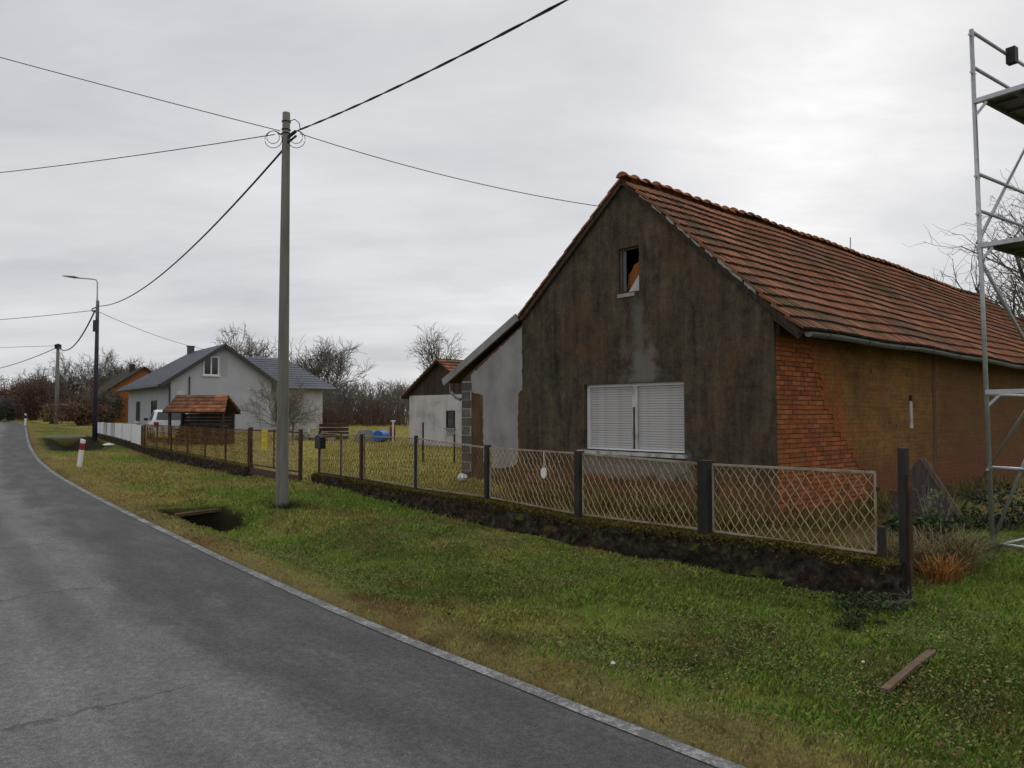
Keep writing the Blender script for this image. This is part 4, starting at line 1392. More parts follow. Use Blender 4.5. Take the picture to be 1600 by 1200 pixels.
for z in (0.16, 1.0, 1.84):
    for x in (0, LX):
        MB().tube([spt(x, 0, z), spt(x, LY, z)], 0.019, 8).build('transom', MAT['galv'], sc, smooth=True)
    for y in (0, LY):
        if z != 1.0:
            MB().tube([spt(0, y, z - 0.03), spt(LX, y, z - 0.03)], 0.017, 8).build('ledger', MAT['galv'], sc, smooth=True)
for zt2 in (5.12, 3.48, 1.84):
    for x in (0, LX):
        a, b_ = spt(x, 0, zt2), spt(x, LY, zt2)
        u_ = MB()
        u_.bar(a, b_, 0.05, 0.05)
        u_.build('deck_bearer', MAT['galv'], sc)
        t_ = MB()
        dx, dy = (0, -1)
        t_.bar((a[0], a[1] - 0.01, a[2] - 0.03), (a[0], a[1] - 0.13, a[2] - 0.03), 0.012, 0.012)
        t_.bar((a[0], a[1] - 0.01, a[2] - 0.16), (a[0], a[1] - 0.13, a[2] - 0.04), 0.012, 0.03)
        t_.build('gusset', MAT['galv'], sc)
    if zt2 < 2:
        continue
    for i in range(2):
        y0 = -0.03 - i * 0.34
        dk = MB()
        dk.box((spt(0, 0, zt2)[0] + 0.03, y0 - 0.32, sz(zt2) + 0.028), (spt(LX, 0, zt2)[0] - 0.03, y0, sz(zt2) + 0.036))
        for yy in (y0 - 0.32, y0 - 0.02):
            dk.box((spt(0, 0, zt2)[0] + 0.03, yy, sz(zt2) - 0.03), (spt(LX, 0, zt2)[0] - 0.03, yy + 0.02, sz(zt2) + 0.0279))
        for kx in range(5):
            xx = 0.2 + kx * 0.38
            dk.box((xx, y0 - 0.299, sz(zt2) + 0.0), (xx + 0.04, y0 - 0.021, sz(zt2) + 0.0275))
        dk.build('deck_plank', MAT['gutter'], sc)
for z in (5.93, 5.52, 4.30, 3.88):
    for y in (0, LY):
        MB().tube([spt(0, y, z), spt(LX, y, z)], 0.019, 8).build('guard_rail', MAT['galv'], sc, smooth=True)
for z in (5.90, 5.47, 4.28, 3.85, 1.0):
    MB().tube([spt(-0.055, 0.0, z - 0.02), spt(0.05, 0.0, z - 0.02)], 0.016, 6).build('coupler', MAT['galv'], sc)
MB().tube([spt(0.02, 0.03, 3.36), spt(LX, 0.03, 1.8)], 0.02, 8).build('brace', MAT['galv'], sc, smooth=True)
MB().tube([spt(0.02, 0.035, 3.52), spt(LX, 0.035, 5.5)], 0.02, 8).build('brace', MAT['galv'], sc, smooth=True)
MB().tube([spt(0.03, 0.0, 0.2), spt(0.03, LY, 2.1)], 0.019, 8).build('brace', MAT['galv'], sc, smooth=True)
inv = Matrix.Rotation(-SA, 3, 'Z')
ft = inv @ (Vector((7.7, 13.1, gz(7.7, 13.1))) - Vector(sc.location))
MB().tube([ft, spt(LX, 0.03, 2.22)], 0.023, 8).build('raking_brace', MAT['galv'], sc, smooth=True)
MB().box((0.80, -0.05, sz(5.93) - 0.13), (0.90, 0.05, sz(5.93) + 0.06)).build('dark_clamp', MAT['black'], sc)
for z in (0.16, 0.9, 1.9, 4.0, 5.2):
    pass


# ------------------------------------------------------------------ far buildings
EA = math.atan2(0.6, 0.8)


def slab_roof(mb, quad, t=0.12):
    q_ = [Vector(p) for p in quad]
    n_ = (q_[1] - q_[0]).cross(q_[-1] - q_[0]).normalized()
    if n_.z < 0:
        n_ = -n_
    k = len(q_)
    vs_ = q_ + [p - n_ * t for p in q_]
    fs = [tuple(range(k)), tuple(reversed(range(k, 2 * k)))] + [(i, (i + 1) % k, k + (i + 1) % k, k + i) for i in range(k)]
    mb.add(vs_, fs)


def window(parent, place, w_, h_, split=True, frame='white', sillm='white'):
    """place(a, b, c): a across, b up, c outwards (metres)"""
    f_ = MB()
    t = 0.07
    rects = [(-w_ / 2, -w_ / 2 + t, 0, h_), (w_ / 2 - t, w_ / 2, 0, h_), (-w_ / 2 + t, w_ / 2 - t, 0, t), (-w_ / 2 + t, w_ / 2 - t, h_ - t, h_)]
    if split:
        rects.append((-t / 2, t / 2, t, h_ - t))

    def bx(m_, a0, a1, b0, b1, c0, c1):
        vs_ = [place(a, b_, c) for c in (c0, c1) for a, b_ in ((a0, b0), (a1, b0), (a1, b1), (a0, b1))]
        m_.add(vs_, [(0, 1, 2, 3), (7, 6, 5, 4), (0, 4, 5, 1), (1, 5, 6, 2), (2, 6, 7, 3), (3, 7, 4, 0)])
    for r_ in rects:
        bx(f_, *r_, 0.004, 0.05)
    wobj = f_.build('window', MAT[frame], parent)
    p_ = MB()
    bx(p_, -w_ / 2 + t, w_ / 2 - t, t, h_ - t, 0.003, 0.015)
    p_.build('pane', MAT['glass'], wobj)
    s_ = MB()
    bx(s_, -w_ / 2 - 0.08, w_ / 2 + 0.08, -0.06, -0.004, 0.004, 0.12)
    s_.build('sill', MAT[sillm], wobj)
    return wobj


gh = empty('grey_house', (-19.0, 42.0, 0.38), EA, 'light grey rendered house with blue grey roof and white gable window', 'house')
MB().extrude([(0, -0.6), (5.66, -0.6), (5.66, 3.12), (2.83, 5.08), (0, 3.12)], [], lambda a, b_, c: (a, c, b_), 0.25).build('gable_wall', MAT['greyrender'], gh)
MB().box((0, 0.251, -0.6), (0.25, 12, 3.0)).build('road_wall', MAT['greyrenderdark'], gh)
MB().box((5.4, 0.251, -0.6), (5.65, 12, 3.0)).build('yard_wall', MAT['greyrender'], gh)
MB().box((0.251, 11.75, -0.6), (5.39, 12, 3.0)).build('rear_wall', MAT['greyrender'], gh)
MB().box((5.66, 2.6, -0.6), (10.0, 9.0, 2.75)).build('wing_wall', MAT['whitewash'], gh)
r_ = MB()
slab_roof(r_, [(2.83, -0.35, 5.25), (-0.6, -0.35, 2.85), (-0.6, 12.4, 2.85), (2.83, 7.2, 5.25)], 0.14)
slab_roof(r_, [(2.83, -0.35, 5.25), (2.83, 7.2, 5.25), (6.3, 12.4, 2.85), (6.3, -0.35, 2.85)], 0.14)
slab_roof(r_, [(2.83, 7.2, 5.25), (-0.6, 12.4, 2.85), (6.3, 12.4, 2.85)], 0.14)
grf = r_.build('roof', MAT['blueroof'], gh)
r_ = MB()
slab_roof(r_, [(3.2, 5.8, 5.0), (8.6, 5.8, 5.0), (10.7, 1.9, 2.85), (5.6, 1.9, 2.85)], 0.12)
slab_roof(r_, [(3.2, 5.8, 5.0), (8.6, 5.8, 5.0), (10.7, 9.7, 2.85), (5.6, 9.7, 2.85)], 0.12)
slab_roof(r_, [(8.6, 5.8, 5.0), (10.7, 1.9, 2.85), (10.7, 9.7, 2.85)], 0.12)
wrf = r_.build('wing_roof', MAT['blueroof'], gh)
rib = MB()
for k in range(40):                          # tile courses and seams of the metal roof
    y = -0.3 + k * 0.33
    t = 1.0 if y < 7.2 else max(0.02, 1 - (y - 7.2) / 5.4)
    rib.bar((-0.59, y, 2.860), (-0.6 + 3.43 * t, y, 2.850 + 2.4 * t), 0.02, 0.02)
tag(rib.build('roof_seams', MAT['blueroof'], grf), kind='stuff')
rib = MB()
for k in range(1, 13):
    t = k / 13
    rib.bar((3.2 + 2.4 * t, 5.8 - 3.9 * t, 5.02 - 2.15 * t), (8.6 + 2.1 * t, 5.8 - 3.9 * t, 5.02 - 2.15 * t), 0.03, 0.012)
tag(rib.build('roof_seams', MAT['blueroof'], wrf), kind='stuff')
vg = MB()
vg.bar((2.83, -0.37, 5.13), (-0.6, -0.37, 2.73), 0.05, 0.2)
vg.bar((2.83, -0.37, 5.13), (6.3, -0.37, 2.73), 0.05, 0.2)
vg.build('verge_board', mat('dark_bargeboard', [(0, (0.06, 0.055, 0.06))], rough=0.7), gh)
MB().box((2.58, 6.9, 4.7), (2.95, 7.27, 5.58)).build('chimney', MAT['block'], gh)
MB().box((2.54, 6.86, 5.58), (2.99, 7.31, 5.64)).build('chimney_cap', MAT['concrete'], gh)
window(gh, lambda a, b_, c: (2.15 + a, -c, 3.4 + b_), 0.88, 1.1)
MB().box((2.72, -0.03, 3.4), (3.05, 0.0 - 0.003, 4.5)).build('open_shutter', MAT['greyrenderdark'], gh)
window(gh, lambda a, b_, c: (-c, 8.6 - a, 0.7 + b_), 1.1, 1.3, frame='block')
window(gh, lambda a, b_, c: (-c, 4.0 - a, 0.7 + b_), 1.4, 1.3, frame='block')
MB().box((0.3, -0.03, 0.4), (0.75, -0.003, 2.5)).build('pale_strip', MAT['whitewash'], gh)
MB().box((0.95, -0.06, 1.3), (1.02, -0.003, 3.3)).build('downpipe', MAT['steel_pole'], gh)
MB().tube([(-0.06, -0.06, -0.4), (-0.06, -0.06, 2.75)], 0.05, 7).build('downpipe', MAT['steel_pole'], gh)
MB().tube([(-0.66, -0.3, 2.74), (-0.66, 12.4, 2.74)], 0.07, 7).build('gutter', MAT['steel_pole'], gh)
window(gh, lambda a, b_, c: (7.2 + a, 2.6 - c, 0.6 + b_), 0.9, 1.2)

# barn behind the old house
ba = empty('small_barn', (-4.92, 36.2, 0), HA, 'small whitewashed barn with brown board gable and rusty tile roof', 'barn')
MB().box((0, 0, -0.2), (5.1, 7.5, 2.45)).build('wall', MAT['whitewash'], ba)
for k in range(17):
    x0 = 0.02 + k * 0.3
    x1 = min(x0 + 0.285, 5.08)
    xm = (x0 + x1) / 2

    def gzz(x):
        return 2.46 + 1.45 * (1 - abs(x - 2.55) / 2.55)
    pts = [(x0, 2.455), (x1, 2.455), (x1, gzz(x1)), (x0, gzz(x0))]
    if x0 < 2.55 < x1:
        pts = [(x0, 2.455), (x1, 2.455), (x1, gzz(x1)), (2.55, gzz(2.55)), (x0, gzz(x0))]
    MB().extrude(pts, [], lambda a, b_, c: (a, -0.02 + c + 0.006 * (k % 2), b_), 0.03).build('board', MAT['darkwood'], ba)
br = MB()
slab_roof(br, [(2.55, -0.25, 4.05), (-0.35, -0.25, 2.38), (-0.35, 7.7, 2.38), (2.55, 7.7, 4.05)], 0.09)
slab_roof(br, [(2.55, -0.25, 4.05), (2.55, 7.7, 4.05), (5.45, 7.7, 2.38), (5.45, -0.25, 2.38)], 0.09)
brf = br.build('roof', MAT['darkwood'], ba)
bt_ = []
for c in range(38):
    for r2 in range(11):
        t = r2 / 11
        xa = 5.45 - 2.9 * t
        za = 2.38 + 1.67 * t
        L_ = math.hypot(2.9, 1.67)
        bt_.append(tile_matrix(xa, za, -2.9 / L_, 1.67 / L_, -0.27 + c * 0.205, rt))
        bt_.append(tile_matrix(-0.35 + 2.9 * t, za, 2.9 / L_, 1.67 / L_, -0.27 + c * 0.205, rt))
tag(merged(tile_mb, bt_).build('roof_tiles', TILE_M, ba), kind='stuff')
window(ba, lambda a, b_, c: (3.3 + a, -c, 0.95 + b_), 0.6, 0.78, split=False, frame='darkwood', sillm='mortar')
MB().box((3.0, -0.03, 0.62), (3.6, -0.003, 0.84)).build('pale_patch', MAT['mortar'], ba)


def brick_house(loc, rz_, hw, ln, ez, az, label):
    b_ = empty('brick_house', loc, rz_, label, 'house')
    MB().extrude([(0, -0.8), (2 * hw, -0.8), (2 * hw, ez), (hw, az - 0.12), (0, ez)], [], lambda a, q_, c: (a, c, q_), ln).build('wall', MAT['brickfar'], b_)
    r2 = MB()
    slab_roof(r2, [(hw, -0.3, az), (-0.5, -0.3, ez - 0.35), (-0.5, ln + 0.3, ez - 0.35), (hw, ln + 0.3, az)], 0.12)
    slab_roof(r2, [(hw, -0.3, az), (hw, ln + 0.3, az), (2 * hw + 0.5, ln + 0.3, ez - 0.35), (2 * hw + 0.5, -0.3, ez - 0.35)], 0.12)
    rf_ = r2.build('roof', MAT['oldroof'], b_)
    MB().box((hw - 0.6, ln * 0.3, az - 0.5), (hw - 0.2, ln * 0.3 + 0.5, az + 0.35)).build('chimney', MAT['oldroof'], rf_)
    window(b_, lambda a, q_, c: (-c, ln * 0.35 - a, 0.9 + q_), 1.0, 1.3, frame='whitewash')
    window(b_, lambda a, q_, c: (hw * 1.35 + a, -c, 0.8 + q_), 0.9, 1.2, frame='whitewash')
    return b_


apx = np.array([-32.2, 66.0]) - 3.1 * np.array([0.8, 0.6])
brick_house((apx[0], apx[1], 0.75), EA, 3.1, 9.5, 2.7, 4.95, 'orange brick house with dark mossy roof behind the grey house')
brick_house((-63.5, 86.0, 0.8), EA, 3.0, 7, 2.5, 4.2, 'small orange brick house at the far left edge beyond the road')

hut = empty('garden_shed', (-40.2, 68.0, 0.85), R(10), 'dark low garden shed with pale flat roof among hedges beyond the distant pole', 'shed')
MB().box((-0.7, 0, -0.3), (0.9, 1.6, 1.5)).build('wall', MAT['darkwood'], hut)
hr = MB()
slab_roof(hr, [(-0.9, -0.25, 1.5), (1.1, -0.25, 1.72), (1.1, 1.8, 1.72), (-0.9, 1.8, 1.5)], 0.13)
hr.build('roof', MAT['dirtywhite'], hut)

# firewood shelter with tiled roof
wsx, wsy = -13.9, 34.0
ws = empty('firewood_shelter', (wsx, wsy, gz(wsx, wsy)), R(-4), 'open firewood shelter with small orange tiled roof before the grey house', 'shelter')
z0 = ws.location.z
for x in (-1.25, 1.15):
    for y in (-0.55, 0.55):
        MB().box((x - 0.05, y - 0.05, -0.2), (x + 0.05, y + 0.05, 1.62 - z0)).build('post', MAT['darkwood'], ws)
for k in range(9):
    MB().box((-1.25, 0.61, 0.02 + k * 0.155), (1.2, 0.635, 0.170 + k * 0.155)).build('back_board', MAT['darkwood'], ws)
wr = MB()
slab_roof(wr, [(-1.18, 0.0, 2.43 - z0), (-1.42, -0.85, 1.68 - z0), (1.38, -0.85, 1.60 - z0), (1.12, 0.0, 2.40 - z0)], 0.06)
slab_roof(wr, [(-1.18, 0.0, 2.43 - z0), (1.12, 0.0, 2.40 - z0), (1.38, 0.85, 1.60 - z0), (-1.42, 0.85, 1.68 - z0)], 0.06)
wr.build('roof', MAT['darkwood'], ws)
wt2 = MB()
rr5 = random.Random(31)
for r2 in range(5):
    for c in range(13):
        t0_, t1_ = r2 / 5, (r2 + 1) / 5
        xa0, xb0 = -1.42 + 0.24 * t0_, 1.38 - 0.26 * t0_
        u0, u1 = c / 13, (c + 0.96) / 13
        x0, x1 = xa0 + (xb0 - xa0) * u0, xa0 + (xb0 - xa0) * u1
        for sg in (-1, 1):
            ya, yb = sg * 0.87 * (1 - t0_), sg * 0.85 * (1 - t1_)
            za = 1.66 + 0.76 * t0_ - z0 + 0.085 + rr5.uniform(-0.008, 0.008)
            zb_ = 1.66 + 0.76 * t1_ - z0 + 0.02
            wt2.add([(x0, ya, za), (x1, ya, za), (x1, yb, zb_), (x0, yb, zb_), (x0, ya, za - 0.07), (x1, ya, za - 0.07), (x1, yb, zb_ - 0.03), (x0, yb, zb_ - 0.03)],
                    [(0, 1, 2, 3), (7, 6, 5, 4), (0, 4, 5, 1), (1, 5, 6, 2), (3, 2, 6, 7), (0, 3, 7, 4)])
tag(wt2.build('roof_tiles', MAT['tile'], ws), kind='stuff')
lg = MB()
for r2 in range(6):
    for c in range(13):
        if rr5.random() < 0.12:
            continue
        x, z = -1.05 + c * 0.165 + 0.08 * (r2 % 2), 0.12 + r2 * 0.145
        lg.tube([(x, -0.42 + rr5.uniform(-0.05, 0.05), z), (x, 0.35, z)], 0.068 + rr5.uniform(-0.012, 0.01), 6)
tag(lg.build('firewood', MAT['darkwood'], ws), kind='stuff')

# white car in the drive
car = empty('parked_car', (-16.6, 36.6, gz(-16.6, 36.6)), R(-62), 'white hatchback parked in the yard behind the rust orange fence', 'car')


def car_build(root):
    prof_ = [(-2.0, 0.35), (-2.02, 0.62), (-1.9, 0.80), (-1.05, 0.92), (-0.55, 1.36), (-0.2, 1.44), (0.9, 1.45), (1.5, 1.36), (1.92, 0.95), (1.98, 0.6), (1.95, 0.35)]
    m_ = MB()
    n_ = len(prof_)
    hw_ = []
    for x, z in prof_:
        hw_.append(0.86 if z < 0.95 else 0.86 - 0.2 * (z - 0.95) / 0.5)
    vs_ = [(x, -h_, z) for (x, z), h_ in zip(prof_, hw_)] + [(x, h_, z) for (x, z), h_ in zip(prof_, hw_)]
    fs = [(i, i + 1, n_ + i + 1, n_ + i) for i in range(n_ - 1)]
    fs += [tuple(reversed(range(n_))), tuple(range(n_, 2 * n_)), (0, n_, 2 * n_ - 1, n_ - 1)]
    m_.add(vs_, fs)
    o_ = m_.build('body', MAT['carwhite'], root)
    bv = o_.modifiers.new('bevel', 'BEVEL')
    bv.width = 0.05
    bv.segments = 2
    for x in (-1.25, 1.25):
        for y in (-0.8, 0.8):
            w2 = MB().tube([(x, y - 0.1, 0.31), (x, y + 0.1, 0.31)], 0.31, 16).build('wheel', MAT['rubber'], root)
            MB().tube([(x, y - 0.108, 0.31), (x, y + 0.108, 0.31)], 0.19, 12).build('rim', MAT['galv'], w2)
    MB().add([(-1.06, -0.68, 0.955), (-1.06, 0.68, 0.955), (-0.60, 0.60, 1.355), (-0.60, -0.60, 1.355)], [(0, 1, 2, 3)]).build('windscreen', MAT['glass'], root)
    MB().add([(1.92, -0.66, 0.99), (1.92, 0.66, 0.99), (1.56, 0.58, 1.345), (1.56, -0.58, 1.345)], [(3, 2, 1, 0)]).build('rear_window', MAT['glass'], root)
    for sg in (-1, 1):
        def sd(z):
            return sg * (0.865 - 0.2 * (z - 0.95) / 0.5)
        for x0, x1, x2, x3 in ((-0.9, 0.3, 0.3, -0.48), (0.38, 1.6, 1.35, 0.38)):
            MB().add([(x0, sd(0.97), 0.97), (x1, sd(0.97), 0.97), (x2, sd(1.35), 1.35), (x3, sd(1.35), 1.35)], [(0, 1, 2, 3)]).build('side_window', MAT['glass'], root)
        MB().box((-2.04, sg * 0.62 - 0.16, 0.62), (-1.95, sg * 0.62 + 0.16, 0.76)).build('headlight', MAT['galv'], root)
        MB().box((1.93, sg * 0.66 - 0.1, 0.65), (2.0, sg * 0.66 + 0.1, 0.88)).build('tail_light', MAT['red'], root)
        MB().box((-0.85, sg * 0.98 - 0.09, 0.93), (-0.72, sg * 0.98 + 0.09, 1.05)).build('mirror', MAT['black'], root)


car_build(car)


# ------------------------------------------------------------------ bare trees and shrubs
def norm(v):
    return v / (np.linalg.norm(v) + 1e-9)


def bare_tree(base, hgt, spread, seed, label, name='bare_tree', levels=4, r0=None, twig='twig', bark='bark', multi=1, up=0.3, kids=(7, 5, 5, 4), group=None, thick=1.0, droop=0.0):
    rg_ = np.random.default_rng(seed)
    tr, cr = MB(), MB()
    r0 = r0 or hgt * 0.02

    def grow(p, dv, L_, r_, lev):
        n_ = 4 if lev == 0 else 3
        path, rad = [p], [r_]
        for i in range(n_):
            dv = norm(dv + rg_.normal(0, 0.13 + 0.05 * lev, 3) + np.array([0, 0, up * (0.10 if lev < 2 else 0.16) - droop * lev * 0.12]))
            p = p + dv * L_ / n_
            path.append(p)
            rad.append(r_ * (1 - 0.42 * (i + 1) / n_))
        (tr if lev < 2 else cr).tube(path, rad, 7 if lev == 0 else (5 if lev == 1 else 3), caps=False)
        if lev >= levels:
            return
        kk = kids[min(lev, len(kids) - 1)]
        for j in range(kk):
            t = (0.42 if lev == 0 else 0.25) + (0.6 if lev == 0 else 0.75) * (j + rg_.random()) / kk
            t = min(t, 0.999)
            fi = t * n_
            i0 = int(fi)
            q_ = path[i0] + (path[min(i0 + 1, n_)] - path[i0]) * (fi - i0)
            az_ = rg_.random() * 2 * math.pi
            ang = rg_.uniform(0.45, 0.95) * (spread if lev < 2 else 1.0)
            d0 = norm(path[min(i0 + 1, n_)] - path[i0])
            a1 = norm(np.cross(d0, [0.3, 0.2, 1.0] if abs(d0[2]) < 0.9 else [1.0, 0.1, 0]))
            a2 = np.cross(d0, a1)
            nd = d0 * math.cos(ang) + (a1 * math.cos(az_) + a2 * math.sin(az_)) * math.sin(ang)
            grow(q_, norm(nd), L_ * rg_.uniform(0.5, 0.72), max(r_ * (1 - 0.42 * t) * 0.6, 0.007 * thick), lev + 1)
    for m_ in range(multi):
        d_ = norm(np.array([rg_.normal(0, 0.08 if multi == 1 else 0.35), rg_.normal(0, 0.08 if multi == 1 else 0.35), 1.0]))
        grow(np.array([rg_.normal(0, 0.02), rg_.normal(0, 0.02), -0.2]), d_, hgt * rg_.uniform(0.42, 0.52), r0 * (1.0 if multi == 1 else 0.6), 0)
    # scale to the wanted height
    zmax = max(v[2] for v in cr.v)
    k = hgt / zmax
    for mb in (tr, cr):
        mb.v = [(x * k, y * k, z * k) for x, y, z in mb.v]
    root = empty(name, base, 0, label, 'tree', group)
    tr.build('trunk', MAT[bark], root)
    cr.build('crown', MAT[twig], root)
    return root, tr, cr


def at(x, y):
    return (x, y, gz(x, y) - 0.02)


bare_tree(at(22.6, 32.0), 12.3, 1.0, 11, 'bare tree behind the scaffold and the long tiled roof', levels=4, thick=1.2, kids=(11, 7, 6, 4), up=0.2)
bare_tree(at(-16.2, 68.0), 8.3, 1.05, 12, 'broad bare tree to the right of the grey house', levels=4, thick=2.2, kids=(10, 7, 6, 4), up=0.55, multi=2)
bare_tree(at(-6.3, 62.0), 8.2, 0.7, 13, 'slender bare tree rising behind the small barn', levels=4, thick=1.8, kids=(9, 6, 5, 3), up=0.6)
bare_tree(at(-26.2, 74.0), 9.6, 0.8, 14, 'bare tree standing behind the ridge of the grey house', levels=4, thick=2.6, kids=(9, 6, 5, 3), up=0.5)
bare_tree(at(-11.9, 39.5), 3.6, 1.0, 15, 'pale twiggy garden tree right behind the grey concrete pole', levels=3, thick=1.1, twig='paletwig', bark='paletwig', kids=(10, 7, 6), multi=3, up=0.35, name='garden_tree')
lf = [(-44.5, 76, 7.0, 'bare grey tree between the distant pole and the road bend, left of the pole'), (-49.5, 80, 6.0, 'low bare tree over the road bend at the far left'),
      (-41.0, 79, 7.6, 'rounded bare tree directly behind the distant pole'), (-40.5, 86, 7.2, 'bare tree between the distant pole and the lamp pole'), (-36.8, 76, 6.6, 'bare tree just left of the lamp pole')]
for i, (x, y, h_, lb) in enumerate(lf):
    bare_tree(at(x, y), h_, 1.0, 30 + i, lb, levels=4, thick=2.4, kids=(9, 6, 5, 4), group='bare trees at the far left', multi=3, up=0.5)


def leaf_cloud(n_, size, rg_, center, radii, flat=0.0):
    """n leaf quads scattered in clumps through an ellipsoid -> verts, faces"""
    k = max(4, n_ // 40)
    cl_ = rg_.normal(0, 1, (k, 3))
    cl_ /= np.linalg.norm(cl_, axis=1)[:, None]
    cl_ *= rg_.uniform(0.35, 1.0, (k, 1)) ** 0.6
    pts = cl_[rg_.integers(0, k, n_)] + rg_.normal(0, 0.16, (n_, 3))
    pts = pts * np.array(radii) + np.array(center)
    a = rg_.normal(0, 1, (n_, 3))
    a /= np.linalg.norm(a, axis=1)[:, None]
    b_ = np.cross(a, rg_.normal(0, 1, (n_, 3)))
    b_ /= np.linalg.norm(b_, axis=1)[:, None] + 1e-9
    sz_ = size * rg_.uniform(0.6, 1.4, (n_, 1))
    V_ = np.stack([pts - a * sz_, pts + b_ * sz_ * 0.5, pts + a * sz_, pts - b_ * sz_ * 0.5], 1).reshape(-1, 3)
    F_ = np.arange(n_ * 4).reshape(-1, 4)
    return V_, F_


def shrub(base, radii, seed, label, leaf, n_=1500, size=0.08, twig='twig', name='shrub', stems=14, group=None, tr=0.012):
    rg_ = np.random.default_rng(seed)
    root = empty(name, base, 0, label, 'shrub', group)
    st = MB()
    for i in range(stems):
        a = rg_.random() * 2 * math.pi
        rr_ = rg_.uniform(0.2, 0.95)
        tip = np.array([math.cos(a) * radii[0] * rr_, math.sin(a) * radii[1] * rr_, radii[2] * 2 * rg_.uniform(0.7, 1.08)])
        p0 = np.array([math.cos(a) * radii[0] * 0.12, math.sin(a) * radii[1] * 0.12, -0.1])
        mid = p0 * 0.45 + tip * 0.55 + np.array([0, 0, 0.18 * radii[2]])
        st.tube([p0, mid, tip], [tr, tr * 0.8, tr * 0.4], 3, caps=False)
        for j in range(6):
            t = rg_.uniform(0.3, 1)
            q_ = p0 + (tip - p0) * t + np.array([0, 0, 0.18 * radii[2]]) * (1 - abs(2 * t - 1))
            e_ = q_ + rg_.normal(0, 0.22, 3) * np.array(radii) + np.array([0, 0, 0.12 * radii[2]])
            st.tube([q_, e_], [tr * 0.55, tr * 0.3], 3, caps=False)
    st.build('stems', MAT[twig], root)
    V_, F_ = leaf_cloud(n_, size, rg_, (0, 0, radii[2] * 1.0), (radii[0], radii[1], radii[2] * 0.95))
    V_[:, 2] = np.maximum(V_[:, 2], 0.02)
    link('foliage', np_mesh('foliage', V_, F_, MAT[leaf]), root)
    return root


hed = [(-45.6, 72, (2.3, 1.5, 1.9), 'redleaf', 'reddish brown shrub left of the distant pole near the road bend', 1500),
       (-50.5, 76, (2.4, 1.6, 1.7), 'redleaf', 'rust coloured shrub beside the road bend at the far left', 1400),
       (-38.8, 72, (2.4, 1.5, 1.8), 'redleaf', 'reddish shrub right of the distant pole above the pale shed roof', 1500),
       (-34.6, 61, (1.6, 1.4, 1.25), 'redleaf', 'dark reddish shrub behind the lamp pole', 1500),
       (-31.4, 57.5, (1.3, 1.2, 1.1), 'darkleaf', 'dark bush between the lamp pole and the grey house', 1500),
       (-54.0, 83, (2.2, 1.6, 1.9), 'darkleaf', 'dark evergreen bush next to the orange house at the far left', 1400),
       (-47.2, 69, (1.9, 1.4, 1.1), 'darkleaf', 'low dark bush left of the distant pole foot', 1200),
       (-36.5, 60.0, (0.7, 0.7, 0.75), 'yellowleaf', 'small yellow green bush at the foot of the distant pole', 700),
       (-31.2, 55.0, (2.1, 1.2, 0.85), 'redleaf', 'low brown hedge bush left of the lamp pole foot', 1300),
       (-34.6, 64.0, (1.6, 1.2, 1.3), 'darkleaf', 'dark bush right of the distant pole foot', 1200)]
for i, (x, y, rad, lf_, lb, n_) in enumerate(hed):
    shrub(at(x, y), rad, 60 + i, lb, lf_, int(n_ * 1.8), 0.075, 'redtwig' if lf_ == 'redleaf' else 'twig', stems=110, group='hedge shrubs beyond the road bend', tr=0.03)


# brown thicket between the grey house and the barn, and the far wood: masses nobody could count
def thicket(name, spots, seed, material, hmin, hmax, per):
    rg_ = np.random.default_rng(seed)
    m_ = MB()
    for (x, y) in spots:
        for i in range(per):
            bx_, by_ = x + rg_.normal(0, 1.0), y + rg_.normal(0, 0.9)
            z = gz(bx_, by_)
            h_ = rg_.uniform(hmin, hmax)
            d_ = rg_.normal(0, 0.22, 2)
            p0 = np.array([bx_, by_, z - 0.1])
            p1 = p0 + np.array([d_[0] * h_ * 0.4, d_[1] * h_ * 0.4, h_ * 0.55])
            p2 = p1 + np.array([d_[0] * h_ * 0.7, d_[1] * h_ * 0.7, h_ * 0.5])
            m_.tube([p0, p1, p2], [0.035, 0.025, 0.012], 3, caps=False)
            for j in range(9):
                t = rg_.uniform(0.2, 1.0)
                q_ = p0 + (p1 - p0) * min(1, t * 2) if t < 0.5 else p1 + (p2 - p1) * (t * 2 - 1)
                e_ = q_ + np.array([rg_.normal(0, 0.45), rg_.normal(0, 0.45), rg_.uniform(0.1, 0.8)]) * h_ * 0.22
                m_.tube([q_, e_], [0.014, 0.008], 3, caps=False)
    o_ = m_.build(name, MAT[material])
    return tag(o_, kind='stuff')


rg0 = np.random.default_rng(99)
sp1 = [(rg0.uniform(-20, -8), rg0.uniform(60, 66)) for _ in range(60)]
tag(thicket('thicket', sp1, 1, 'twig', 1.6, 3.6, 10), 'brown leafless thicket between the grey house and the small barn', 'thicket')
sp2 = [(rg0.uniform(-19, -9), rg0.uniform(56, 60)) for _ in range(26)]
tag(thicket('thicket', sp2, 2, 'redtwig', 0.8, 2.0, 12), 'low reddish brush growing in front of the brown thicket', 'thicket')
sp3 = [(rg0.uniform(-56, -30), rg0.uniform(74, 90)) for _ in range(60)]
tag(thicket('thicket', sp3, 3, 'twig', 2.0, 4.5, 12), 'grey leafless undergrowth among the bare trees at the far left', 'thicket')
fw = np.random.default_rng(5)
wood = MB()
V0, T0, C0 = bare_tree((0, 0, 0), 8.0, 1.0, 77, 'x', levels=3, thick=5, kids=(9, 6, 4))
for ch in list(V0.children):
    bpy.data.objects.remove(ch)
bpy.data.objects.remove(V0)
both = MB()
both.add(T0.v, T0.f)
both.add(C0.v, C0.f)
tm = []
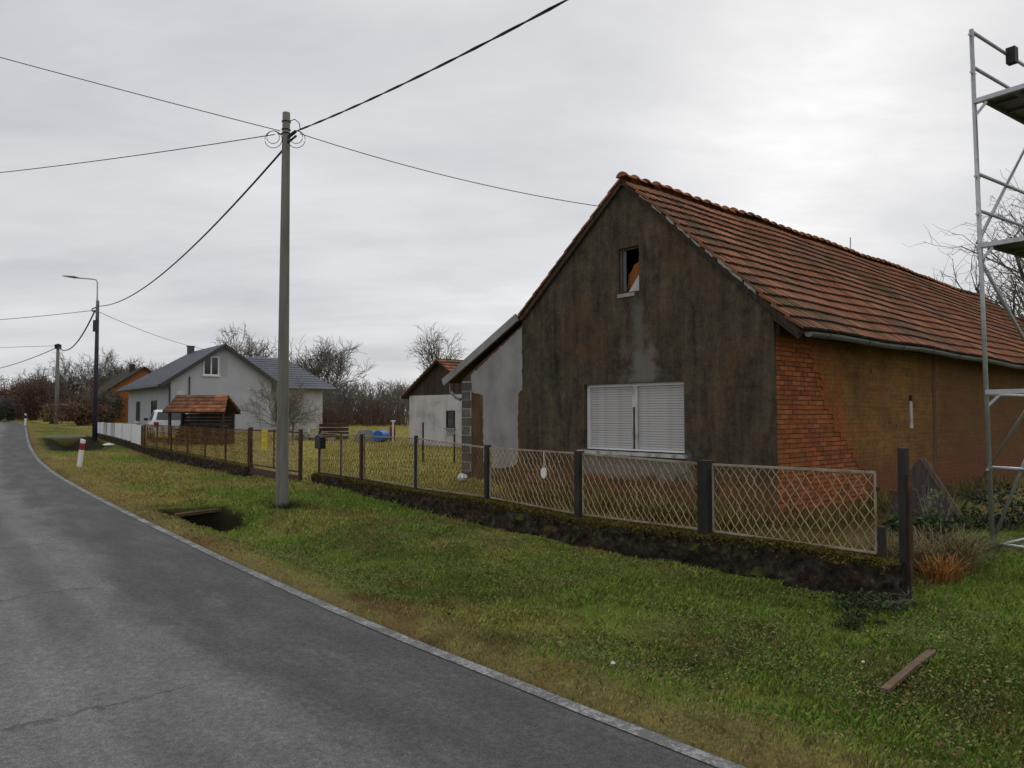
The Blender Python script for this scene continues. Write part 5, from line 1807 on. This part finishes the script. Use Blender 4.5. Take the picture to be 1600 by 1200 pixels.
for i in range(70):
    x = fw.uniform(-115, 60)
    y = fw.uniform(118, 165)
    k = fw.uniform(0.6, 1.1) * (0.8 if x > -40 else 1.0)
    tm.append(Matrix.Translation((x, y, 0.8)) @ Matrix.Rotation(fw.uniform(0, 6.3), 4, 'Z') @ Matrix.Diagonal((k * 1.1, k * 1.1, k, 1)))
o = merged(both, tm).build('distant_wood', MAT['twig'])
tag(o, 'far line of bare woodland on the horizon', 'wood', kind='stuff')
sp4 = [(fw.uniform(-115, 60), fw.uniform(108, 116)) for _ in range(120)]
tag(thicket('distant_scrub', sp4, 4, 'twig', 1.6, 3.6, 10), 'far brown scrub along the foot of the woodland', 'scrub')

# ------------------------------------------------------------------ things in the yards
dr = empty('plastic_drum', at(-6.55, 38.0), R(-15), 'blue plastic drum lying on its side beside the grey green tarp heap', 'drum')
MB().tube([(0, -0.45, 0.30), (0, -0.42, 0.30), (0, -0.05, 0.30), (0, 0.0, 0.30), (0, 0.4, 0.30)], [0.25, 0.285, 0.285, 0.295, 0.27], 20).build('barrel', MAT['blue'], dr, smooth=False)
MB().tube([(0.12, -0.452, 0.38), (0.12, -0.475, 0.38)], 0.045, 10).build('bung', MAT['blue'], dr)
tp = MB()
nn = 9
for i in range(nn):
    for j in range(nn):
        u_, v_ = i / (nn - 1), j / (nn - 1)
        e_ = min(u_, 1 - u_, v_, 1 - v_) * 2
        tp.v.append((-0.62 + 1.25 * u_, -0.4 + 0.8 * v_, 0.55 * min(1, e_ * 2.2) + 0.05 * vnoise(u_ * 5, v_ * 5, 3)))
for i in range(nn - 1):
    for j in range(nn - 1):
        a = i * nn + j
        tp.f.append((a, a + nn, a + nn + 1, a + 1))
        tp.m.append(0)
th_ = empty('tarpaulin', at(-7.45, 38.6), R(5), 'grey green tarpaulin heap left of the blue drum', 'tarpaulin')
tp.build('sheet', MAT['tarp'], th_)
wpst = empty('clothes_post', at(-5.9, 37.5), 0, 'thin white post standing between the blue drum and the barn', 'post')
MB().tube([(0, 0, -0.2), (0, 0, 1.1)], 0.035, 8).build('shaft', MAT['white'], wpst)
MB().tube([(-0.12, 0, 1.1), (0.12, 0, 1.1)], 0.03, 6).build('crossbar', MAT['white'], wpst)
rbd = empty('red_board', at(-6.1, 38.6), R(10), 'small red board leaning by the white post', 'board')
MB().add([(-0.15, 0, 0), (0.15, 0, 0), (0.15, 0.2, 0.75), (-0.15, 0.2, 0.75), (-0.15, 0.03, 0), (0.15, 0.03, 0), (0.15, 0.23, 0.75), (-0.15, 0.23, 0.75)],
         [(0, 1, 2, 3), (7, 6, 5, 4), (0, 4, 5, 1), (1, 5, 6, 2), (2, 6, 7, 3), (3, 7, 4, 0)]).build('plank', mat('faded_red', [(0, (0.22, 0.06, 0.035))]), rbd)
pal = empty('pallet_stack', at(-9.4, 40.0), R(-20), 'stack of reddish weathered pallets in front of the brown thicket', 'pallets')
for k in range(4):
    for q_ in range(6):
        MB().box((-0.6, -0.5 + q_ * 0.17, 0.14 + k * 0.22), (0.6, -0.38 + q_ * 0.17, 0.165 + k * 0.22)).build('plank', MAT['rusty'], pal)
    for x in (-0.6, -0.19, 0.22):
        MB().box((x, -0.5, 0.0 + k * 0.22), (x + 0.37, 0.46, 0.139 + k * 0.22)).build('bearer', MAT['darkwood'], pal)
rbl = empty('rubble_heap', at(-10.7, 38.5), 0, 'pale rubble and timber heap near the wing of the grey house', 'rubble')
rr6 = np.random.default_rng(8)
hp = MB()
for i in range(80):
    c_ = rr6.normal(0, 1, 3) * np.array([0.65, 0.35, 0.0])
    c_[2] = max(0.05, 0.42 - 0.5 * abs(c_[0]) + rr6.normal(0, 0.08))
    s_ = rr6.uniform(0.05, 0.15, 3)
    M_ = Matrix.Translation(c_) @ Matrix.Rotation(rr6.uniform(0, 3), 4, 'Z') @ Matrix.Rotation(rr6.uniform(-0.6, 0.6), 4, 'X')
    b8 = MB().box(-s_, s_)
    hp.add([tuple(M_ @ Vector(v)) for v in b8.v], b8.f)
tag(hp.build('chunks', MAT['rubble'], rbl), kind='stuff')
for i, (x, y, h_, lb) in enumerate(((-9.7, 33.5, 1.1, 'thin dark stake in the yard just right of the driveway gate'), (-2.75, 23.4, 1.25, 'thin dark stake in the ochre yard before the small barn'), (-1.75, 23.0, 0.9, 'short stake in the yard near the grey cement corner of the old house'))):
    sk = MB().box((-0.025, -0.025, -0.2), (0.025, 0.025, h_)).build('garden_stake', MAT['darkpost'])
    sk.location = at(x, y)
    tag(sk, lb, 'stake', 'stakes in the yard')
bag = MB()
for i in range(7):
    for j in range(9):
        th__, ph = math.pi * i / 6, 2 * math.pi * j / 9
        rr_ = 0.11 * (0.7 + 0.6 * float(vnoise(i * 1.7, j * 1.9, 4)))
        bag.v.append((rr_ * math.sin(th__) * math.cos(ph), rr_ * math.sin(th__) * math.sin(ph), 0.12 + rr_ * 0.8 * math.cos(th__)))
for i in range(6):
    for j in range(9):
        bag.f.append((i * 9 + j, (i + 1) * 9 + j, (i + 1) * 9 + (j + 1) % 9, i * 9 + (j + 1) % 9))
        bag.m.append(0)
bo = bag.build('plastic_bag', MAT['white'])
bo.location = at(-1.1, 16.9)
tag(bo, 'crumpled white bag at the foot of the block corner of the old house', 'bag')

# leaning boards, brush and dry grass by the fence corner
lbd = empty('leaning_board', at(5.15, 9.6), R(-35), 'pointed grey board leaning beside the brick wall behind the tall post', 'board')
MB().extrude([(-0.33, -0.1), (0.36, -0.1), (0.36, 0.35), (0.02, 0.98), (-0.04, 0.96), (-0.33, 0.5)], [], lambda a, b_, c: (a, 0.25 * b_ + c, b_), 0.03).build('panel', mat('purple_grey_wood', [(0.3, (0.045, 0.034, 0.03)), (0.7, (0.085, 0.065, 0.056))], 4, (5, 1, 0.6), 0.9), lbd)
MB().bar((0.02, 0.235, 0.99), (0.44, 0.07, 0.30), 0.03, 0.06).build('edge_batten', MAT['wood'], lbd)


def blades(n_, rg_, cx, cy, rad, hmin, hmax, wd, lean_, bend, flat=False):
    """arching grass leaves, three segments each; returns verts, faces"""
    a0 = rg_.uniform(0, 2 * math.pi, n_)
    r1 = rad * np.sqrt(rg_.uniform(0, 1, n_))
    x, y = cx + r1 * np.cos(a0), cy + r1 * np.sin(a0)
    pp = np.stack([x, y], -1)
    z = height(pp @ DV, pp @ NV)
    h_ = rg_.uniform(hmin, hmax, n_)
    ang = a0 + rg_.normal(0, 0.7, n_)
    dx, dy = np.cos(ang), np.sin(ang)
    out = []
    ln = lean_ * rg_.uniform(0.4, 1.3, n_)
    sx, sy = -dy * wd, dx * wd
    for t, w_ in ((0, 1.0), (0.4, 0.9), (0.75, 0.6), (1.0, 0.12)):
        r_ = ln * (t ** 1.6)
        zz_ = z + h_ * (t - bend * t ** 3)
        px2, py2 = x + dx * r_, y + dy * r_
        out.append(np.stack([px2 - sx * w_, py2 - sy * w_, zz_], -1))
        out.append(np.stack([px2 + sx * w_, py2 + sy * w_, zz_], -1))
    V_ = np.stack(out, 1).reshape(-1, 3)
    k_ = np.arange(n_)[:, None] * 8
    F_ = np.concatenate([k_ + np.array([[0, 1, 3, 2]]), k_ + np.array([[2, 3, 5, 4]]), k_ + np.array([[4, 5, 7, 6]])], 0)
    return V_, F_


def tuft(x, y, rad, n_, hmin, hmax, wd, lean_, bend, mt, label, seed, name='grass_tuft', cat='grass tuft'):
    rg_ = np.random.default_rng(seed)
    V_, F_ = blades(n_, rg_, x, y, rad, hmin, hmax, wd, lean_, bend)
    V_ = V_ - np.array([x, y, 0])
    o_ = link(name, np_mesh(name, V_, F_, MAT[mt]))
    o_.location = (x, y, 0)
    return tag(o_, label, cat)


tuft(4.28, 7.6, 0.34, 480, 0.25, 0.7, 0.003, 0.5, 0.5, 'drygrass', 'pale dry grass clump arching over beside the tall post', 1)
tuft(3.98, 7.05, 0.16, 160, 0.2, 0.42, 0.0045, 0.22, 0.4, 'orangegrass', 'orange dry grass tuft in front of the pale clump', 2)
tuft(3.72, 7.6, 0.3, 420, 0.2, 0.7, 0.003, 0.35, 0.45, 'drygrass', 'thin brownish grass growing right behind the tall post', 3)
shrub(at(4.95, 8.9), (0.3, 0.28, 0.34), 81, 'pale leaved weed bush in front of the leaning board', 'paleleaf', 300, 0.026, 'paletwig', 'weed_bush', 10, 'weeds by the fence corner', 0.006)
shrub(at(5.6, 10.1), (0.6, 0.5, 0.16), 82, 'dark green weeds under the raking brace of the scaffold', 'greenleaf', 900, 0.03, 'twig', 'weed_bush', 14, 'weeds by the fence corner', 0.006)
shrub(at(4.5, 8.5), (0.36, 0.34, 0.24), 83, 'dull green weeds between the dry grass and the scaffold foot', 'greenleaf', 1100, 0.032, 'twig', 'weed_bush', 12, 'weeds by the fence corner', 0.005)
shrub(at(6.6, 10.2), (0.7, 0.5, 0.30), 84, 'dark weeds inside the foot of the scaffold', 'darkleaf', 1100, 0.03, 'twig', 'weed_bush', 14, 'weeds by the fence corner', 0.006)
shrub(at(2.92, 6.05), (0.34, 0.2, 0.085), 85, 'low leafy weed patch on the grass below the mesh fence end', 'greenleaf', 900, 0.022, 'twig', 'weed_bush', 10, 'weeds by the fence corner', 0.004)
shrub(at(2.55, 5.7), (0.2, 0.16, 0.06), 86, 'small low weed left of the bigger weed patch by the fence end', 'greenleaf', 380, 0.02, 'twig', 'weed_bush', 6, 'weeds by the fence corner', 0.004)

# weeds along the foot of the old house
rgw = np.random.default_rng(55)
vs_all, fs_all, bb_ = [], [], 0
hm = house.matrix_basis
for k in range(190):
    if k < 110:
        l_ = Vector((rgw.uniform(-5.8, 0.1), -rgw.uniform(0.1, 1.0), 0))
    else:
        l_ = Vector((rgw.uniform(0.1, 0.8), rgw.uniform(0, 10), 0))
    p = hm @ l_
    V_, F_ = blades(26, rgw, p.x, p.y, 0.16, 0.12, 0.62 if k % 3 else 0.35, 0.005, 0.22, 0.35)
    vs_all.append(V_)
    fs_all.append(F_ + bb_)
    bb_ += len(V_)
o = link('wall_foot_weeds', np_mesh('wall_foot_weeds', np.concatenate(vs_all), np.concatenate(fs_all), MAT['weedgrass']))
tag(o, 'yellowing weeds growing along the foot of the old house', 'weeds', kind='stuff')

# ------------------------------------------------------------------ culvert, marker posts, litter
cv_ = empty('culvert', W(13.42, 3.44), FA, 'broken concrete culvert slab over the ditch hole beside the grey pole', 'culvert')
zc = cv_.location.z
MB().extrude(jag_poly([(-0.10, -0.25), (0.1, -0.28), (0.12, 0.5), (-0.12, 0.48)], 0.12, 0.025, 5), [], lambda a, b_, c: (a - 0.12 * b_, b_, -0.10 + 0.04 * b_ + c), 0.05).build('slab', MAT['brownwall'], cv_)
MB().box((-0.16, -0.62, -0.85), (-0.10, 0.62, -0.13)).build('headwall', MAT['soil'], cv_)
MB().tube([(0.04, 0, -0.45), (-0.4, 0, -0.45)], 0.22, 16, caps=False).build('pipe', MAT['block'], cv_)


cvf = empty('culvert', W(44.6, 5.3), FA, 'far pale culvert slab closing the roadside ditch left of the lamp pole', 'culvert')
MB().box((-0.25, -0.9, -0.06), (0.25, 0.9, 0.06)).build('slab', MAT['mortar'], cvf)
MB().box((0.05, -0.8, -0.9), (0.2, 0.8, -0.065)).build('headwall', MAT['soil'], cvf)


def marker(loc, tilt, band, label, hgt=0.85):
    root = empty('marker_post', loc, R(-30), label, 'marker post', 'roadside marker posts')
    root.rotation_euler = (0, tilt, R(-10))
    MB().extrude([(-0.06, -0.2), (0.06, -0.2), (0.06, hgt * 0.62), (-0.06, hgt * 0.62)], [], lambda a, b_, c: (a, c - 0.04, b_), 0.08).build('shaft', MAT['white'], root)
    MB().box((-0.061, -0.041, hgt * 0.621), (0.061, 0.041, hgt * 0.86)).build('dark_band', MAT[band], root)
    MB().extrude([(-0.06, hgt * 0.861), (0.06, hgt * 0.861), (0.06, hgt * 0.97), (-0.06, hgt)], [], lambda a, b_, c: (a, c - 0.04, b_), 0.08).build('cap', MAT['white'], root)


marker(W(25.7, 3.42), R(8), 'red', 'leaning white roadside marker post with dark red band on the near verge', 0.84)
marker((-37.0, 57.5, gz(-37.0, 57.5)), 0, 'black', 'distant white marker post with black band by the road bend', 0.95)
marker((-50.6, 75.5, gz(-50.6, 75.5)), 0, 'black', 'farthest white marker post, at the left edge before the orange house', 0.95)


def flat_rag(name, loc, size, seed, mt, label, cat, hgt=0.05):
    r_ = random.Random(seed)
    m_ = MB()
    k = 7
    for i in range(k):
        a = 2 * math.pi * i / k
        rr_ = size * r_.uniform(0.7, 1.1)
        m_.v.append((rr_ * math.cos(a), rr_ * 0.6 * math.sin(a), r_.uniform(0.0, hgt * 0.4)))
    m_.v.append((0, 0, hgt))
    m_.v.append((0, 0, -0.01))
    for i in range(k):
        m_.f.append((i, (i + 1) % k, k))
        m_.f.append(((i + 1) % k, i, k + 1))
        m_.m += [0, 0]
    o_ = m_.build(name, MAT[mt])
    o_.location = loc
    return tag(o_, label, cat)


flat_rag('paper_scrap', (-17.6, 33.0, gz(-17.6, 33.0) + 0.03), 0.28, 2, 'white', 'white scrap lying on the grass beside the lamp pole foot', 'litter', 0.12)
flat_rag('paper_scrap', W(3.37, 3.35, 0.035), 0.022, 3, 'white', 'tiny white scrap in the grass by the dry verge strip', 'litter', 0.02)
flat_rag('paper_scrap', W(2.5, 4.7, 0.04), 0.014, 4, 'white', 'tiny white scrap in the grass above the wooden stick', 'litter', 0.012)
stick = MB()
a, b_ = W(2.22, 4.40, 0.045), W(2.27, 5.12, 0.05)
stick.bar(a, a.lerp(b_, 0.55) + Vector((0, 0, 0.006)), 0.045, 0.022)
stick.bar(a.lerp(b_, 0.55) + Vector((0, 0, 0.006)), b_, 0.050, 0.022)
tag(stick.build('wooden_stick', MAT['stick'] if 'stick' in MAT else mat('bare_stick', [(0.3, (0.12, 0.075, 0.05)), (0.7, (0.2, 0.135, 0.09))], 12, None, 0.9)), 'flat brown wooden stick lying on the grass at the lower right', 'stick')


# ------------------------------------------------------------------ grass
def grass_field(name, n_, smin, smax, wmin, wmax, hmin, hmax, wd, seed, keep, label, colfn=None, lean_=0.5):
    rg_ = np.random.default_rng(seed)
    s = rg_.uniform(smin, smax, n_)
    w = rg_.uniform(wmin, wmax, n_)
    k = rg_.random(n_) < keep(s, w)
    s, w = s[k], w[k]
    n_ = len(s)
    ee = w - edge(s)
    z = height(s, w)
    x, y = s * DV[0] + w * NV[0], s * DV[1] + w * NV[1]
    cl_ = fbm(s * 4.5, w * 4.5, 40, 2)
    h_ = rg_.uniform(hmin, hmax, n_) * (0.55 + 0.9 * cl_) * (0.6 + 0.4 * sst(0.4, 1.1, ee))
    ang = rg_.uniform(0, 2 * math.pi, n_)
    dx, dy = np.cos(ang), np.sin(ang)
    ln = h_ * lean_ * rg_.uniform(0.3, 2.0, n_)
    wdv = wd * rg_.uniform(0.7, 1.3, n_)
    sx, sy = -dy * wdv, dx * wdv
    A_ = np.stack([x - sx, y - sy, z - 0.01], -1)
    B_ = np.stack([x + sx, y + sy, z - 0.01], -1)
    Cc = np.stack([x + dx * ln * 0.35 + sx * 0.8, y + dy * ln * 0.35 + sy * 0.8, z + h_ * 0.65], -1)
    Dd = np.stack([x + dx * ln, y + dy * ln, z + h_], -1)
    V_ = np.stack([A_, B_, Cc, Dd], 1).reshape(-1, 3)
    F_ = np.arange(n_ * 4).reshape(-1, 4)
    col = ground_colors(s, w) * 1.55
    var = rg_.uniform(0.45, 1.65, (n_, 1))
    col = col * var
    straw = (rg_.random(n_) < 0.10 + 0.25 * sst(0.9, 0.3, ee))[:, None]
    col = np.where(straw, np.array([0.25, 0.195, 0.095]) * var, col)
    lush = (rg_.random(n_) < 0.35 * sst(0.7, 1.3, ee))[:, None]
    col = np.where(lush, np.array([0.13, 0.19, 0.034]) * var, col)
    cols_ = np.repeat(col, 4, 0)
    o_ = link(name, np_mesh(name, V_, F_, MAT['grass'], False, cols_))
    return tag(o_, label, 'grass', kind='stuff')


def keep_near(s, w):
    ee = w - edge(s)
    d = np.hypot(s * DV[0] + w * NV[0], s * DV[1] + w * NV[1])
    k = np.clip((5.2 / np.maximum(d, 2)) ** 1.7, 0.05, 1) * sst(-5, -2, s) * sst(15, 10.5, w)
    k = k * (ee > 0.05 + (fbm(s * 5, w * 0, 9) - 0.5) * 0.24) * (0.5 + 0.5 * sst(0.1, 0.5, ee))
    k = k * (1 - 0.75 * sst(0.62, 0.74, fbm(s * 1.8 + 7, w * 1.8, 66, 3)))
    base = (np.abs(w - FW) < 0.2) & (s > 3.05)
    k = k * (1 - 0.8 * ((w > 6.7) & (s > 4.5)))
    return k * (~base) * (ditch_mask(s, w) < 0.35)


grass_field('verge_grass', 1250000, -5.0, 16.0, 2.4, 15.0, 0.016, 0.05, 0.0021, 1, keep_near, 'short green grass of the near verge below the mesh fence')


def keep_far(s, w):
    ee = w - edge(s)
    d = np.hypot(s * DV[0] + w * NV[0], s * DV[1] + w * NV[1])
    k = np.clip((16 / np.maximum(d, 8)) ** 1.6, 0.04, 1) * (ee > 0.15)
    p = np.stack([s * DV[0] + w * NV[0] - 4.16, s * DV[1] + w * NV[1] - 11.955], -1)
    lx = p @ np.array([0.66476, -0.74706])
    ly = p @ np.array([0.74706, 0.66476])
    inside = (lx > -8.1) & (lx < 0.05) & (ly > 0)
    return k * (ditch_mask(s, w) < 0.35) * (1 - 0.75 * ((w > 6.7) & (s < 13.5) & (w < 14))) * (~inside) * (~((np.abs(w - FW) < 0.13) & (s > 19.8)))


grass_field('meadow_grass', 560000, 9.0, 60.0, 2.4, 30.0, 0.025, 0.075, 0.0042, 2, keep_far, 'yellowing grass of the yards and the far verge')


def leaf_scatter(name, n_, smin, smax, wmin, wmax, size, seed, material, label, keep, lift=0.02, tint=None):
    rg_ = np.random.default_rng(seed)
    s = rg_.uniform(smin, smax, n_)
    w = rg_.uniform(wmin, wmax, n_)
    k = rg_.random(n_) < keep(s, w)
    s, w = s[k], w[k]
    n_ = len(s)
    z = height(s, w) + lift * rg_.uniform(0.3, 1.6, n_)
    c_ = np.stack([s * DV[0] + w * NV[0], s * DV[1] + w * NV[1], z], -1)
    ang = rg_.uniform(0, 2 * math.pi, n_)
    a = np.stack([np.cos(ang), np.sin(ang), rg_.normal(0, 0.4, n_)], -1)
    b_ = np.stack([-np.sin(ang), np.cos(ang), rg_.normal(0, 0.4, n_)], -1)
    sz_ = size * rg_.uniform(0.5, 1.3, (n_, 1))
    V_ = np.stack([c_ - a * sz_, c_ + b_ * sz_ * 0.6, c_ + a * sz_, c_ - b_ * sz_ * 0.6], 1).reshape(-1, 3)
    cols_ = None
    if tint is not None:
        cols_ = np.repeat(np.array(tint)[rg_.integers(0, len(tint), n_)] * rg_.uniform(0.6, 1.4, (n_, 1)), 4, 0)
    o_ = link(name, np_mesh(name, V_, np.arange(n_ * 4).reshape(-1, 4), MAT[material], False, cols_))
    return tag(o_, label, 'leaves', kind='stuff')


leaf_scatter('clover', 170000, -0.5, 10, 2.7, 7.5, 0.010, 5, 'grass', 'small broad clover and weed leaves in the near grass',
             lambda s, w: (w - edge(s) > 0.5) * (np.abs(w - FW) > 0.14) * (0.15 + 0.85 * sst(0.40, 0.6, fbm(s * 1.6, w * 1.6, 88, 3))) * sst(-0.5, 0.8, s) * sst(7.5, 6.8, w) * (np.abs(w - FW) > 0.2), 0.03,
             tint=[(0.115, 0.17, 0.042), (0.16, 0.205, 0.052), (0.075, 0.115, 0.034), (0.24, 0.21, 0.07), (0.16, 0.10, 0.045)])
leaf_scatter('fallen_leaves', 7000, -0.5, 14, 2.6, 9, 0.02, 6, 'leafbrown', 'brown fallen leaves scattered over the verge grass',
             lambda s, w: (w - edge(s) > 0.15) * (np.abs(w - FW) > 0.14) * (0.15 + sst(0.5, 0.7, fbm(s * 1.1, w * 1.1, 45, 3))), 0.03)

# moss cushions and dead leaves along the top of the fence base
rgm = np.random.default_rng(12)
for s_a, s_b, prof_, n_, lb in ((3.15, 15.45, near_top, 70000, 'yellow green moss on top of the near fence base'), (19.9, 32.5, far_top, 6000, 'yellow green moss on top of the far fence base')):
    s = rgm.uniform(s_a, s_b, n_)
    w = FW + rgm.normal(0, 0.085, n_)
    kk = rgm.random(n_) < sst(0.30, 0.50, fbm(s * 2.2, w * 6, 31, 3)) + 0.15
    s, w = s[kk], w[kk]
    n_ = len(s)
    drop = np.maximum(0, np.abs(w - FW) - 0.125)
    z = np.interp(s, [p[0] for p in prof_], [p[1] for p in prof_]) - drop * 0.9 + rgm.uniform(-0.012, 0.02, n_)
    w = np.clip(w, FW - 0.135, FW + 0.135)
    c_ = np.stack([s * DV[0] + w * NV[0], s * DV[1] + w * NV[1], z], -1)
    a = rgm.normal(0, 1, (n_, 3))
    b_ = rgm.normal(0, 1, (n_, 3))
    sz_ = rgm.uniform(0.004, 0.009, (n_, 1))
    V_ = np.stack([c_ - a * sz_, c_ + b_ * sz_, c_ + a * sz_, c_ - b_ * sz_], 1).reshape(-1, 3)
    cc = np.array([(0.14, 0.125, 0.02), (0.10, 0.10, 0.018), (0.17, 0.115, 0.025), (0.085, 0.06, 0.02)])[rgm.integers(0, 4, n_)] * rgm.uniform(0.6, 1.3, (n_, 1))
    tag(link('moss', np_mesh('moss', V_, np.arange(n_ * 4).reshape(-1, 4), MAT['grass'], False, np.repeat(cc, 4, 0))), lb, 'moss', kind='stuff')


# rank clumps standing out of the mown verge
grass_field('grass_clumps', 420000, -0.5, 15.0, 2.7, 9.0, 0.03, 0.065, 0.0017, 9,
            lambda s, w: (w - edge(s) > 0.35) * (np.abs(w - FW) > 0.16) * sst(0.62, 0.72, fbm(s * 2.6 + 3, w * 2.6, 123, 3)) * np.clip((6 / np.hypot(s * DV[0] + w * NV[0], s * DV[1] + w * NV[1])) ** 1.2, 0, 1) * (ditch_mask(s, w) < 0.5),
            'longer grass clumps scattered through the mown verge', None, 0.45)
tuft(4.15, 7.75, 0.42, 500, 0.15, 0.45, 0.003, 0.28, 0.35, 'weedgrass', 'yellowish green weeds mixed in behind the pale dry clump', 5)
tuft(4.9, 8.35, 0.4, 420, 0.10, 0.3, 0.003, 0.2, 0.3, 'greenleaf', 'rough green grass round the near scaffold foot', 6)
tuft(-3.86, 12.86, 0.24, 260, 0.06, 0.22, 0.004, 0.12, 0.3, 'greenleaf', 'dark unmown grass tuft round the foot of the grey concrete pole', 7)
